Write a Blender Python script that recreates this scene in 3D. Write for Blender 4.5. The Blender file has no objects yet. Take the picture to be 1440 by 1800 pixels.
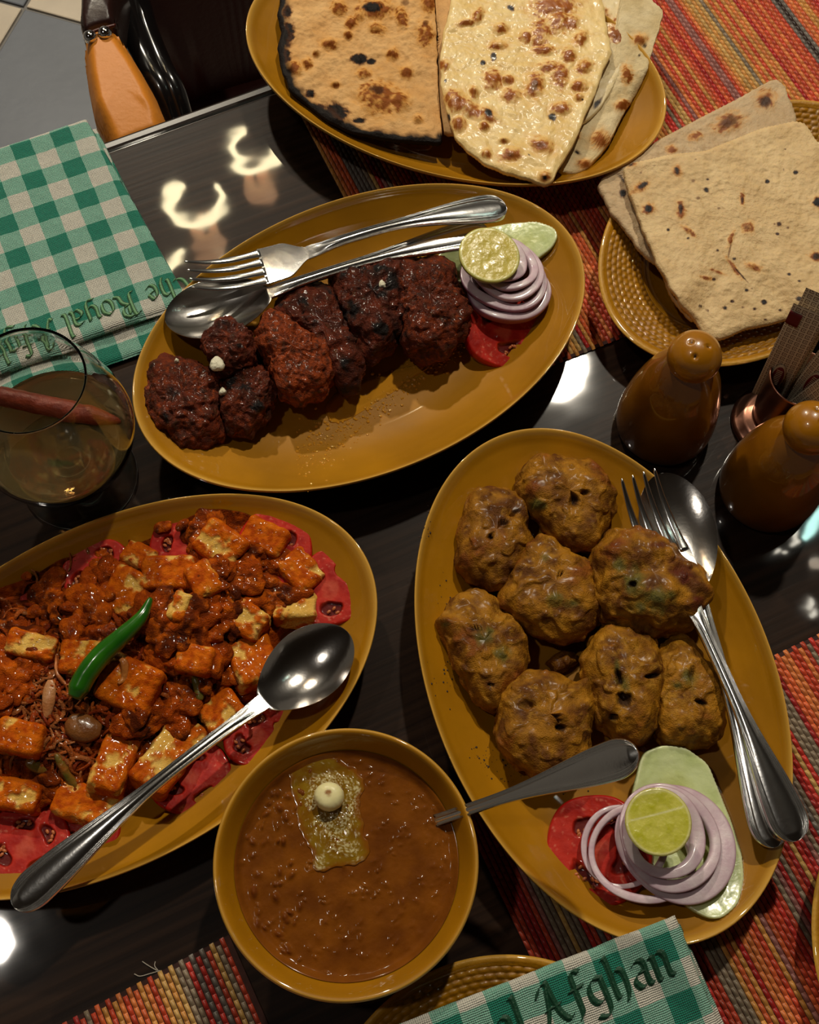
import bpy, math, random
import numpy as np
from mathutils import Vector, Matrix

random.seed(7)
RNG = np.random.default_rng(7)
SC = bpy.context.scene
COL = SC.collection
pi = math.pi

# ------------------------------------------------------------------ camera
TZ = 0.75            # height of the table top
CAMH = 0.60          # camera above the table top
FPX, TAU, ROLL = 2100.0, math.radians(22.8), math.radians(3.0)
def _rx(a): c, s = math.cos(a), math.sin(a); return np.array([[1, 0, 0], [0, c, -s], [0, s, c]])
def _rz(a): c, s = math.cos(a), math.sin(a); return np.array([[c, -s, 0], [s, c, 0], [0, 0, 1]])
CR = _rx(TAU) @ _rz(ROLL)
cam = bpy.data.cameras.new('camera')
cam.sensor_fit = 'HORIZONTAL'; cam.sensor_width = 36.0; cam.lens = 36.0 * FPX / 1440.0
cam.clip_start = 0.02; cam.clip_end = 50
camo = bpy.data.objects.new('camera', cam); COL.objects.link(camo)
M4 = Matrix([list(CR[i]) + [0] for i in range(3)] + [[0, 0, 0, 1]])
M4.translation = Vector((0, 0, TZ + CAMH))
camo.matrix_world = M4
SC.camera = camo

def P(x, y, h=0.0):
    """the point at height h above the table top that sits at (x, y) of the 1440x1800 frame"""
    d = CR @ np.array([(x - 720) / FPX, -(y - 900) / FPX, -1.0])
    t = (h - CAMH) / d[2]
    return np.array([d[0] * t, d[1] * t, TZ + h])
def PP(pts): return np.array([P(*p) for p in pts])
def proj(Q):
    v = (np.asarray(Q) - np.array([0, 0, TZ + CAMH])) @ CR
    return 720 - FPX * v[..., 0] / v[..., 2], 900 + FPX * v[..., 1] / v[..., 2]

# ------------------------------------------------------------------ world, exposure, lights
SC.view_settings.view_transform = 'Standard'
SC.view_settings.look = 'None'
SC.view_settings.exposure = 0.15
SC.view_settings.gamma = 1.0
SC.view_settings.use_curve_mapping = False
W = bpy.data.worlds.new('room'); SC.world = W; W.use_nodes = True
bg = W.node_tree.nodes['Background']
bg.inputs[0].default_value = (0.95, 0.80, 0.62, 1)
bg.inputs[1].default_value = 0.07
SC.cycles.max_bounces = 8
SC.cycles.transparent_max_bounces = 12
SC.cycles.transmission_bounces = 8
SC.cycles.glossy_bounces = 4
SC.cycles.diffuse_bounces = 2
SC.cycles.caustics_reflective = False
SC.cycles.caustics_refractive = True
SC.cycles.use_denoising = True
SC.cycles.sample_clamp_indirect = 4.0

def mirror_pos(px, py, height):
    """where a lamp hangs (height above the table) whose image in the glossy table top is seen at (px, py)"""
    q = P(px, py, 0.0); d = q - np.array([0, 0, TZ + CAMH]); d[2] = -d[2]
    return q + d * (height / d[2])

def lamp(name, loc, power, radius, color):
    """spot shining down in a wide cone: recessed ceiling downlights and one added light"""
    l = bpy.data.lights.new(name, 'SPOT'); l.energy = power; l.shadow_soft_size = radius; l.color = color
    l.spot_size = math.radians(130); l.spot_blend = 0.5
    o = bpy.data.objects.new(name, l); COL.objects.link(o); o.location = loc
    return o
lamp('overhead_spot', mirror_pos(990, 668, 2.2), 105.0, 0.045, (1.0, 0.91, 0.74))
lamp('overhead_spot', mirror_pos(170, 50, 2.2), 185.0, 0.06, (1.0, 0.90, 0.72))  # added unseen light brightening the upper left; its mirror image misses the table
lamp('overhead_spot', mirror_pos(-8, 1652, 2.2), 15.0, 0.05, (1.0, 0.92, 0.80))
# ------------------------------------------------------------------ noise (numpy)
_perm = np.random.RandomState(3).permutation(256); _perm = np.r_[_perm, _perm]
_g = np.random.RandomState(4).normal(size=(256, 3)); _g /= np.linalg.norm(_g, axis=1)[:, None]
def noise3(p):
    p = np.asarray(p, float); shp = p.shape[:-1]; p = p.reshape(-1, 3)
    i = np.floor(p).astype(int); f = p - i; i &= 255
    u = f * f * f * (f * (f * 6 - 15) + 10)
    r = np.zeros(len(p))
    for dx in (0, 1):
        for dy in (0, 1):
            for dz in (0, 1):
                h = _perm[_perm[_perm[(i[:, 0] + dx) & 255] + ((i[:, 1] + dy) & 255)] + ((i[:, 2] + dz) & 255)]
                g = _g[h]
                dd = f - np.array([dx, dy, dz])
                w = (u[:, 0] if dx else 1 - u[:, 0]) * (u[:, 1] if dy else 1 - u[:, 1]) * (u[:, 2] if dz else 1 - u[:, 2])
                r += w * (g * dd).sum(1)
    return (r * 1.6).reshape(shp)
def fbm(p, size, octs=3, seed=0.0, ridged=False):
    p = np.asarray(p) / size + np.array([seed * 7.13, seed * 3.71, seed * 5.37]); a = 1.0; s = 0.0; t = 0.0
    for k in range(octs):
        n = noise3(p)
        if ridged: n = 1 - 2 * np.abs(n)
        s = s + a * n; t += a; a *= 0.5; p = p * 2.03 + 11.7
    return s / t
def sm(a, b, x):
    t = np.clip((x - a) / (b - a), 0, 1); return t * t * (3 - 2 * t)
def lerp(a, b, t):
    return np.asarray(a) * (1 - t[..., None]) + np.asarray(b) * t[..., None]
def rgb(r, g, b):
    return np.array([((c / 255) / 12.92 if c / 255 <= 0.04045 else ((c / 255 + 0.055) / 1.055) ** 2.4) for c in (r, g, b)])

# ------------------------------------------------------------------ materials
def mat(name, color=(0.5, 0.5, 0.5), rough=0.5, metal=0.0, coat=0.0, coat_rough=0.05, attr=False, bump=None, sss=0.0,
        sss_rad=(0.01, 0.004, 0.002), spec=0.5, trans=0.0, ior=1.45, alpha=1.0, mottle=None):
    m = bpy.data.materials.new(name); m.use_nodes = True
    nt = m.node_tree; b = nt.nodes['Principled BSDF']
    b.inputs['Base Color'].default_value = (*color, 1)
    b.inputs['Roughness'].default_value = rough
    b.inputs['Metallic'].default_value = metal
    b.inputs['Coat Weight'].default_value = coat
    b.inputs['Coat Roughness'].default_value = coat_rough
    b.inputs['Specular IOR Level'].default_value = spec
    b.inputs['Transmission Weight'].default_value = trans
    b.inputs['IOR'].default_value = ior
    b.inputs['Alpha'].default_value = alpha
    if sss > 0:
        b.inputs['Subsurface Weight'].default_value = sss
        b.inputs['Subsurface Radius'].default_value = sss_rad
        b.inputs['Subsurface Scale'].default_value = 1.0
    tc = nt.nodes.new('ShaderNodeTexCoord')
    src = None
    if attr:
        a = nt.nodes.new('ShaderNodeAttribute'); a.attribute_name = 'tint'; src = a.outputs['Color']
        nt.links.new(src, b.inputs['Base Color'])
    if mottle:   # (scale, amount) brightness variation of the thing's own colour
        n = nt.nodes.new('ShaderNodeTexNoise'); n.inputs['Scale'].default_value = mottle[0]; n.inputs['Detail'].default_value = 5
        nt.links.new(tc.outputs['Object'], n.inputs['Vector'])
        r = nt.nodes.new('ShaderNodeMapRange'); r.inputs[3].default_value = 1 - mottle[1]; r.inputs[4].default_value = 1 + mottle[1]
        r.inputs[1].default_value = 0.3; r.inputs[2].default_value = 0.7
        nt.links.new(n.outputs['Fac'], r.inputs[0])
        mx = nt.nodes.new('ShaderNodeVectorMath'); mx.operation = 'SCALE'
        if src: nt.links.new(src, mx.inputs[0])
        else: mx.inputs[0].default_value = color
        nt.links.new(r.outputs[0], mx.inputs['Scale']); nt.links.new(mx.outputs[0], b.inputs['Base Color'])
    if bump:     # list of (scale, distance)
        prev = None
        for sc, dist in bump:
            n = nt.nodes.new('ShaderNodeTexNoise'); n.inputs['Scale'].default_value = sc; n.inputs['Detail'].default_value = 4
            nt.links.new(tc.outputs['Object'], n.inputs['Vector'])
            bp = nt.nodes.new('ShaderNodeBump'); bp.inputs['Strength'].default_value = 1.0; bp.inputs['Distance'].default_value = dist
            nt.links.new(n.outputs['Fac'], bp.inputs['Height'])
            if prev: nt.links.new(prev, bp.inputs['Normal'])
            prev = bp.outputs['Normal']
        nt.links.new(prev, b.inputs['Normal'])
        if coat and coat_rough < 0.2: pass
    return m

MUST = mat('mustard_glaze', rough=0.5, spec=.25, coat=0.9, coat_rough=0.05, attr=True, mottle=(35, 0.10), bump=[(60, 0.00025)])
STEEL = mat('polished_steel', (0.78, 0.77, 0.75), rough=0.2, metal=1.0, bump=[(900, 0.00002), (90, 0.00015)])
STEELB = mat('spoon_bowl_steel', (0.66, 0.63, 0.60), rough=0.17, metal=1.0, bump=[(700, 0.00002), (60, 0.0002)])
TABLE = None

# ------------------------------------------------------------------ mesh helpers
def tag(o, label=None, cat=None, group=None, kind=None):
    if label: o['label'] = label
    if cat: o['category'] = cat
    if group: o['group'] = group
    if kind: o['kind'] = kind
    return o
def thing(name, loc, label, cat, group=None):
    o = bpy.data.objects.new(name, None); COL.objects.link(o); o.location = tuple(loc); o.empty_display_size = 0.02
    return tag(o, label, cat, group)
def build(name, V, F, m, parent=None, col=None, smooth=True, uv=None):
    """link one mesh object; vertices are given in world space"""
    V = np.asarray(V, float).reshape(-1, 3)
    base = np.array(parent['_w']) if parent is not None and '_w' in parent.keys() else None
    org = np.zeros(3)
    if parent is not None:
        p = parent
        while p is not None:
            org = org + np.array(p.location); p = p.parent
        loc = np.zeros(3)
    else:
        loc = np.array([(V[:, 0].min() + V[:, 0].max()) / 2, (V[:, 1].min() + V[:, 1].max()) / 2, V[:, 2].min()]); org = loc
    me = bpy.data.meshes.new(name)
    L = V - org
    if isinstance(F, np.ndarray) and F.ndim == 2:
        n, k = F.shape
        me.vertices.add(len(L)); me.vertices.foreach_set('co', L.ravel())
        me.loops.add(n * k); me.loops.foreach_set('vertex_index', F.ravel().astype(np.int32))
        me.polygons.add(n); me.polygons.foreach_set('loop_start', np.arange(0, n * k, k, dtype=np.int32))
        try: me.polygons.foreach_set('loop_total', np.full(n, k, dtype=np.int32))
        except Exception: pass
        me.update(calc_edges=True); me.validate()
    else:
        me.from_pydata([tuple(v) for v in L], [], [tuple(int(i) for i in f) for f in F]); me.update()
    if smooth: me.polygons.foreach_set('use_smooth', [True] * len(me.polygons))
    if col is not None:
        col = np.asarray(col, float).reshape(-1, 3); col = np.tile(col, (len(L), 1)) if len(col) == 1 else col
        a = me.attributes.new('tint', 'FLOAT_COLOR', 'POINT')
        a.data.foreach_set('color', np.c_[np.clip(col, 0, 1), np.ones(len(L))].ravel())
    if uv is not None:
        ul = me.uv_layers.new(name='cloth'); vi = np.zeros(len(me.loops), dtype=np.int32); me.loops.foreach_get('vertex_index', vi)
        ul.data.foreach_set('uv', np.asarray(uv).reshape(-1, 2)[vi].ravel())
    ms = m if isinstance(m, (list, tuple)) else [m]
    for x in ms: me.materials.append(x)
    o = bpy.data.objects.new(name, me); COL.objects.link(o); o.location = tuple(loc)
    if parent is not None: o.parent = parent
    return o
def gfaces(n, m, wu=False, wv=False):
    """faces of an n x m grid; wu wraps the first index, wv the second"""
    I = np.arange(n if wu else n - 1); J = np.arange(m if wv else m - 1)
    i, j = np.meshgrid(I, J, indexing='ij'); i2 = (i + 1) % n; j2 = (j + 1) % m
    return np.stack([i * m + j, i2 * m + j, i2 * m + j2, i * m + j2], -1).reshape(-1, 4)
def grid(name, V, m, parent=None, wu=False, wv=False, col=None, smooth=True, uv=None, flip=False):
    n, k = V.shape[:2]; F = gfaces(n, k, wu, wv)
    X = V.reshape(-1, 3) - V.reshape(-1, 3).mean(0); a, b, c, d = (X[F[:, i]] for i in range(4))
    vol = (np.einsum('ij,ij->i', a, np.cross(b, c)) + np.einsum('ij,ij->i', a, np.cross(c, d))).sum()
    if vol < 0: F = F[:, ::-1].copy()
    return build(name, V.reshape(-1, 3), F, m, parent, None if col is None else col.reshape(-1, 3), smooth, uv)
def capped(V):
    """closed rings (n, m, 3): add centre points at both ends as collapsed rings"""
    a = np.repeat(V[:1].mean(1, keepdims=True), V.shape[1], 1); b = np.repeat(V[-1:].mean(1, keepdims=True), V.shape[1], 1)
    return np.concatenate([a, V, b], 0)
def lathe(prof, n=96, a=1.0, b=1.0, ang=0.0, ctr=(0, 0, 0)):
    """prof: (r, z) list -> V (len, n, 3); a, b scale the two axes"""
    th = np.arange(n) / n * 2 * pi; pr = np.asarray(prof, float)
    x = pr[:, :1] * np.cos(th) * a; y = pr[:, :1] * np.sin(th) * b; z = np.repeat(pr[:, 1:2], n, 1)
    ca, sa = math.cos(ang), math.sin(ang)
    return np.stack([x * ca - y * sa + ctr[0], x * sa + y * ca + ctr[1], z + ctr[2]], -1)
def resample(pts, n, smooth=0.0):
    """closed polyline of 3D points resampled by angle about its centroid; returns (centre, n x 3)"""
    Q = np.asarray(pts, float); c = Q.mean(0)
    for _ in range(3):   # area-ish centre
        d = np.linalg.norm(np.roll(Q, -1, 0) - Q, axis=1); w = (d + np.roll(d, 1)); c = (Q * w[:, None]).sum(0) / w.sum()
    S = []
    for i in range(len(Q)):
        p, q = Q[i], Q[(i + 1) % len(Q)]
        S.append(p + (q - p) * np.linspace(0, 1, 24, endpoint=False)[:, None])
    S = np.concatenate(S); ang = np.arctan2(S[:, 1] - c[1], S[:, 0] - c[0])
    o = np.argsort(ang); ang = ang[o]; S = S[o]
    th = np.linspace(-pi, pi, n, endpoint=False)
    ae = np.r_[ang - 2 * pi, ang, ang + 2 * pi]
    R = np.interp(th, ae, np.tile(np.hypot(S[:, 0] - c[0], S[:, 1] - c[1]), 3)); Z = np.interp(th, ae, np.tile(S[:, 2], 3))
    if smooth > 0:
        k = max(1, int(smooth * n)); ker = np.hanning(2 * k + 3)[1:-1]; ker /= ker.sum()
        R = np.convolve(np.r_[R[-k:], R, R[:k]], ker, 'valid'); Z = np.convolve(np.r_[Z[-k:], Z, Z[:k]], ker, 'valid')
    return c, np.stack([c[0] + R * np.cos(th), c[1] + R * np.sin(th), Z], 1), th
def slab(pts, thick, n=200, rings=50, hc=None, smooth=0.006, edge=0.0025, bump=None, col=None, sag=0.0, under=True, edgefn=None):
    """a flat food piece with a rounded edge: outline points in 3D (top of the edge); bump(x, y, r) lifts the top; returns V, colours"""
    c, O, th = resample(pts, n, smooth)
    cz = c[2] if hc is None else TZ + hc
    rr = np.linspace(0, 1, rings) ** 0.8
    C = np.array([c[0], c[1], cz])
    T = C + rr[:, None, None] * (O - C)
    A_ = np.c_[O[:, :2] - c[:2], np.ones(len(O))]; co = np.linalg.lstsq(A_, O[:, 2], rcond=None)[0]; resid = O[:, 2] - A_ @ co
    c0 = co[2] if hc is None else cz
    def zsurf(r_): 
        X = r_[:, None, None] * (O[:, :2] - c[:2])
        return c0 + (co[2] - c0) * r_[:, None] ** 2 + X[..., 0] * co[0] + X[..., 1] * co[1] + resid[None] * r_[:, None] ** 2.5
    T[:, :, 2] = zsurf(rr)
    dist = np.empty(T.shape[:2])
    for i in range(len(rr)): dist[i] = np.sqrt(((T[i, :, None, :2] - O[None, ::2, :2]) ** 2).sum(-1).min(1))
    dist[-1] = 0
    if edgefn is not None: T[:, :, :2] += edgefn(T, dist)
    e = np.clip(dist / edge, 0, 1); drop = thick * 0.5 * (1 - np.sqrt(1 - (1 - e) ** 2))
    T[:, :, 2] -= drop
    if bump is not None: T[:, :, 2] += bump(T, dist)
    B = T.copy()[::-1][1:]
    if under:
        db = dist[::-1][1:]
        e2 = np.clip(db / edge, 0, 1)
        Bz = zsurf(rr)[::-1][1:] - thick + thick * 0.5 * (1 - np.sqrt(1 - (1 - e2) ** 2))
        B[:, :, 2] = Bz
        V = np.concatenate([T, B[::4] if len(B) > 12 else B, B[-1:]], 0)
        D = np.concatenate([dist, db[::4] if len(B) > 12 else db, db[-1:]], 0)
    else: V, D = T, dist
    return V, D
def blob(pts, base, H, seed, n=150, k=80, amp=0.002, size=0.012, amp2=0.0007, size2=0.004, shrink=0.94, power=0.65, rid=False, tilt=(0, 0), lump=None):
    """closed lumpy piece: outline at its widest height, standing on base (height above the table)"""
    Q = PP([(x, y, base + H * 0.42) for x, y in pts]); c, O, th = resample(Q, n, 0.012)
    R = np.hypot(O[:, 0] - c[0], O[:, 1] - c[1]) * shrink
    v = np.linspace(0, 1, k)
    s = np.sin(pi * v) ** power; z = (1 - np.cos(pi * v)) / 2
    V = np.zeros((k, n, 3))
    V[:, :, 0] = c[0] + s[:, None] * R * np.cos(th); V[:, :, 1] = c[1] + s[:, None] * R * np.sin(th)
    V[:, :, 2] = TZ + base + H * z[:, None]
    C = np.array([c[0], c[1], TZ + base + H * 0.45])
    N = V - C; N /= (np.linalg.norm(N, axis=2, keepdims=True) + 1e-9)
    f1 = fbm(V, size, 3, seed, rid); f2 = fbm(V, size2, 3, seed + 9)
    d = amp * f1 + amp2 * f2
    if lump is not None: d = d + lump(V)
    V = V + N * d[..., None]
    V[:, :, 2] += ((V[:, :, 0] - c[0]) * tilt[0] + (V[:, :, 1] - c[1]) * tilt[1])
    V[:, :, 2] = np.maximum(V[:, :, 2], TZ + base)
    return V, f1, f2, z[:, None] + 0 * f1
def spots(V, lst, warp=0.35, wsize=0.004, seed=1.0, soft=0.5):
    """soft-edged spots given at frame pixels with pixel radii: returns 0..1 mask (n, m)"""
    px, py = proj(V); w = fbm(V, wsize, 3, seed); m = np.zeros(px.shape)
    for s in lst:
        x, y, rx = s[:3]; ry = s[3] if len(s) > 3 else rx; a = math.radians(s[4]) if len(s) > 4 else 0.0; st = s[5] if len(s) > 5 else 1.0
        dx, dy = px - x, py - y; u = dx * math.cos(a) + dy * math.sin(a); v = -dx * math.sin(a) + dy * math.cos(a)
        d = np.sqrt((u / rx) ** 2 + (v / ry) ** 2) + w * warp
        m = np.maximum(m, st * (1 - sm(1 - soft, 1 + soft * 0.3, d)))
    return m
def tube(path, rad, n=12, close_ends=True):
    """path (k, 3), rad scalar or (k,) -> V rings with rounded ends"""
    Pp = np.asarray(path, float); k = len(Pp); rad = np.full(k, rad) if np.isscalar(rad) else np.asarray(rad, float)
    T = np.gradient(Pp, axis=0); T /= np.linalg.norm(T, axis=1)[:, None] + 1e-12
    up = np.array([0, 0, 1.0]) if abs(T[0][2]) < 0.9 else np.array([1.0, 0, 0]); V = np.zeros((k, n, 3)); th = np.arange(n) / n * 2 * pi
    for i in range(k):
        s = np.cross(T[i], up); s /= np.linalg.norm(s); u = np.cross(s, T[i]); up = u
        V[i] = Pp[i] + rad[i] * (np.cos(th)[:, None] * s + np.sin(th)[:, None] * u)
    return capped(V) if close_ends else V
def spline(pts, n):
    """Catmull-Rom through 3D points"""
    Q = np.asarray(pts, float); Q = np.vstack([2 * Q[0] - Q[1], Q, 2 * Q[-1] - Q[-2]]); m = len(Q) - 3; out = []
    for t in np.linspace(0, m - 1e-6, n):
        i = int(t); f = t - i; p0, p1, p2, p3 = Q[i:i + 4]
        out.append(0.5 * ((2 * p1) + (-p0 + p2) * f + (2 * p0 - 5 * p1 + 4 * p2 - p3) * f * f + (-p0 + 3 * p1 - 3 * p2 + p3) * f ** 3))
    return np.array(out)
def box(c, ux, uy, uz):
    """box from its centre and three half-vectors: verts, faces"""
    V = [c + sx * ux + sy * uy + sz * uz for sz in (-1, 1) for sy in (-1, 1) for sx in (-1, 1)]
    F = [(0, 2, 3, 1), (4, 5, 7, 6), (0, 1, 5, 4), (2, 6, 7, 3), (0, 4, 6, 2), (1, 3, 7, 5)]
    return np.array(V), F

# ================================================================== the setting: floor, table, chair
def setting():
    # floor tiles laid as a diamond checker under the table; four meet at (42, 13)
    o = P(42, 13, -TZ); e = P(140, 40, -TZ) - o; e /= np.linalg.norm(e); f = np.array([-e[1], e[0], 0])
    base = np.array([[x, y, -0.012] for x, y in ((-4, -3), (5, -3), (5, 6), (-4, 6))])
    fl = build('floor', np.vstack([base, base + [0, 0, 0.008]]), [(3, 2, 1, 0), (4, 5, 6, 7), (0, 1, 5, 4), (1, 2, 6, 5), (2, 3, 7, 6), (3, 0, 4, 7)],
               mat('grout', rgb(120, 116, 112), rough=0.8, mottle=(40, .1)), smooth=False)
    fl['kind'] = 'structure'
    grey = mat('grey_tile', rgb(104, 108, 116), rough=0.45, mottle=(6, 0.09), bump=[(50, 0.0003)])
    beige = mat('beige_tile', rgb(196, 182, 162), rough=0.45, mottle=(9, 0.12), bump=[(50, 0.0003)])
    S = 0.30
    for i in range(-5, 4):
        for j in range(-6, 4):
            c = o + e * (i + .5) * S + f * (j + .5) * S
            V = []
            g = 0.003
            for z, gg in ((-0.004, g), (-0.0008, g), (0, g + 0.0015)):
                for sx, sy in ((-1, -1), (1, -1), (1, 1), (-1, 1)):
                    q = c + e * sx * (S / 2 - gg) + f * sy * (S / 2 - gg); V.append((q[0], q[1], z))
            F = [(8, 9, 10, 11)] + [(a * 4 + k, a * 4 + (k + 1) % 4, a * 4 + 4 + (k + 1) % 4, a * 4 + 4 + k) for a in (0, 1) for k in range(4)]
            build('tile', V, F, grey if (i + j) % 2 else beige, fl, smooth=False)
    # table
    m = bpy.data.materials.new('lacquered_dark_wood'); m.use_nodes = True; nt = m.node_tree; b = nt.nodes['Principled BSDF']
    tc = nt.nodes.new('ShaderNodeTexCoord'); mp = nt.nodes.new('ShaderNodeMapping'); mp.inputs['Rotation'].default_value[2] = math.radians(-28)
    nt.links.new(tc.outputs['Object'], mp.inputs[0])
    mp2 = nt.nodes.new('ShaderNodeMapping'); mp2.inputs['Scale'].default_value = (6, 260, 60); nt.links.new(mp.outputs[0], mp2.inputs[0])
    n1 = nt.nodes.new('ShaderNodeTexNoise'); n1.inputs['Scale'].default_value = 1; n1.inputs['Detail'].default_value = 6; nt.links.new(mp2.outputs[0], n1.inputs['Vector'])
    cr = nt.nodes.new('ShaderNodeValToRGB'); cr.color_ramp.elements[0].position = .35; cr.color_ramp.elements[1].position = .75
    cr.color_ramp.elements[0].color = (*rgb(26, 15, 9), 1); cr.color_ramp.elements[1].color = (*rgb(50, 33, 22), 1)
    nt.links.new(n1.outputs[0], cr.inputs[0]); nt.links.new(cr.outputs[0], b.inputs['Base Color'])
    b.inputs['Roughness'].default_value = 0.4; b.inputs['Specular IOR Level'].default_value = 0.09
    b.inputs['Coat Weight'].default_value = 0.85; b.inputs['Coat Roughness'].default_value = 0.035
    bp = nt.nodes.new('ShaderNodeBump'); bp.inputs['Distance'].default_value = 0.00012; nt.links.new(n1.outputs[0], bp.inputs['Height']); nt.links.new(bp.outputs[0], b.inputs['Normal'])
    n2 = nt.nodes.new('ShaderNodeTexNoise'); n2.inputs['Scale'].default_value = 9; n2.inputs['Detail'].default_value = 3; nt.links.new(tc.outputs['Object'], n2.inputs['Vector'])
    bp2 = nt.nodes.new('ShaderNodeBump'); bp2.inputs['Distance'].default_value = 0.0006; nt.links.new(n2.outputs[0], bp2.inputs['Height']); nt.links.new(bp2.outputs[0], b.inputs['Coat Normal'])
    A = P(193, 245); B = P(460, 150); e = B - A; e[2] = 0; e /= np.linalg.norm(e); f = np.array([-e[1], e[0], 0])   # f points away, over the far edge
    t = thing('table', (A[0] + .25, A[1] - .45, 0), 'dark brown lacquered wooden dining table that everything stands on', 'table')
    x0, x1, y0, y1 = -0.30, 1.25, -0.95, 0.0
    def slab_on(x0, x1, y0, y1, z0, z1, name, mt, bev=0.002):
        V = []
        for z, g in ((z0, 0), (z1 - bev, 0), (z1 - bev * .3, bev * .3), (z1, bev)):
            for x, y in ((x0 + g, y0 + g), (x1 - g, y0 + g), (x1 - g, y1 - g), (x0 + g, y1 - g)):
                q = A + e * x + f * y; V.append((q[0], q[1], TZ + z))
        F = [(3, 2, 1, 0), (12, 13, 14, 15)] + [(a * 4 + k, a * 4 + (k + 1) % 4, a * 4 + 4 + (k + 1) % 4, a * 4 + 4 + k) for a in range(3) for k in range(4)]
        return build(name, V, F, mt, t, smooth=False)
    slab_on(x0 + .008, x1 - .008, y0 + .008, y1 - .0085, -0.032, 0.0, 'tabletop', m)
    edge = mat('dark_edge_trim', rgb(34, 24, 18), rough=0.3, coat=.4)
    slab_on(x0, x1, y1 - .0075, y1, -0.034, -0.0002, 'edge_trim', edge)
    slab_on(x0, x1, y0, y0 + .0075, -0.034, -0.0002, 'edge_trim', edge)
    slab_on(x0, x0 + .0075, y0 + .0078, y1 - .0078, -0.034, -0.0002, 'edge_trim', edge)
    slab_on(x1 - .0075, x1, y0 + .0078, y1 - .0078, -0.034, -0.0002, 'edge_trim', edge)
    for x, y in ((x0 + .08, y0 + .08), (x1 - .08, y0 + .08), (x0 + .3, y1 - .12), (x1 - .08, y1 - .08)):
        slab_on(x - .03, x + .03, y - .03, y + .03, -TZ, -0.0345, 'leg', edge)
    return A, e, f
TA, TE, TF = setting()
_c = build('ceiling', [(x, y, z) for z in (3.1, 3.2) for x, y in ((-4, -3), (5, -3), (5, 6), (-4, 6))], [(0, 1, 2, 3), (7, 6, 5, 4), (4, 5, 1, 0), (5, 6, 2, 1), (6, 7, 3, 2), (7, 4, 0, 3)], mat('dark_ceiling', rgb(66, 50, 36), rough=.8), smooth=False)
_c['kind'] = 'structure'

def chair():
    r = thing('armchair', (*P(230, 120, -.3)[:2], 0), 'tan leather armchair with dark brown arm cap and studs tucked behind the table', 'chair')
    tan = mat('tan_leather', rgb(206, 126, 34), rough=0.5, mottle=(14, .06), bump=[(260, .0003)])
    brn = mat('dark_brown_leather', rgb(42, 20, 16), rough=0.35, mottle=(14, .15), bump=[(200, .0003)])
    red = mat('oxblood_leather', rgb(74, 26, 17), rough=0.4, mottle=(10, .15), bump=[(200, .0003)])
    blk = mat('black_lacquered_wood', (0.006, 0.005, 0.005), rough=0.18, coat=.6)
    H = -0.10
    out = PP([(146, 66, H), (170, 56, H), (203, 50, H), (222, 75, H), (248, 112, H), (272, 155, H), (292, 205, H), (302, 250, H - .01), (200, 290, H - .01), (175, 225, H), (158, 190, H), (148, 140, H), (143, 95, H)])
    V, D = slab(out, 0.05, 160, 30, edge=0.012, smooth=.012, bump=lambda T, d: 0.010 * (1 - (1 - np.clip(d / .012, 0, 1)) ** 2))
    grid('arm_pad', V, tan, r, wv=True)
    out = PP([(139, -60, H), (215, -60, H), (207, 20, H), (206, 50, H), (176, 57, H), (146, 69, H), (138, 40, H)])
    V, D = slab(out, 0.055, 120, 24, edge=0.006, hc=H + .006, smooth=.004)
    V[:, :, 2] += .004
    grid('arm_cap', V, brn, r, wv=True)
    seam = tube(spline(PP([(148, 62, H + .012), (174, 52, H + .013), (203, 44, H + .012)]), 20), .0012, 8); grid('stitching', seam, red, r, wv=True)
    chrome = mat('chrome_stud', (.8, .8, .8), rough=.1, metal=1)
    for x, y in ((158, 64), (184, 57)):
        c = P(x, y, H + .012); V = capped(lathe([(.0052, -.002), (.005, .0005), (.0042, .0024), (.0025, .0036), (.0008, .004)], 20, ctr=c)); grid('stud', V, chrome, r, wv=True)
    for off, rr in ((0, .011), (26, .009)):
        pth = spline(PP([(205 + off, -40, -.16), (222 + off, 12, -.15), (236 + off, 60, -.15), (262 + off * .9, 118, -.15), (286 + off * .8, 160, -.155), (305 + off * .7, 215, -.17)]), 40)
        grid('arm_rail', tube(pth, rr, 14), blk, r, wv=True)
    # seat, back and legs
    out = PP([(215, -40, -.30), (560, -160, -.30), (620, 120, -.30), (310, 230, -.30), (240, 120, -.30)])
    V, D = slab(out, 0.07, 160, 24, edge=0.02, smooth=.02, bump=lambda T, d: .012 * sm(0, .1, d)); grid('seat', V, red, r, wv=True)
    c = out.mean(0)
    out2 = PP([(150, -330, -.02), (560, -420, -.02), (555, -370, -.02), (160, -270, -.02)])
    V, D = slab(out2, 0.34, 120, 16, edge=.015, smooth=.01); grid('backrest', V, red, r, wv=True)
    for k, q in enumerate(PP([(240, -20, -.40), (520, -120, -.40), (560, 90, -.40), (300, 160, -.40)])):
        Vb, Fb = box(np.array([q[0], q[1], .19]), np.array([.018, 0, 0]), np.array([0, .018, 0]), np.array([0, 0, .19])); build('leg', Vb, Fb, blk, r, smooth=False)
    for off in (0, 26):
        a = P(205 + off, -40, -.16); q = np.array([a[0], a[1], 0]); Vp = tube(np.array([[a[0], a[1], .0], [a[0], a[1], a[2] + .002]]), .011, 12); grid('arm_post', Vp, blk, r, wv=True)
chair()

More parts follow.
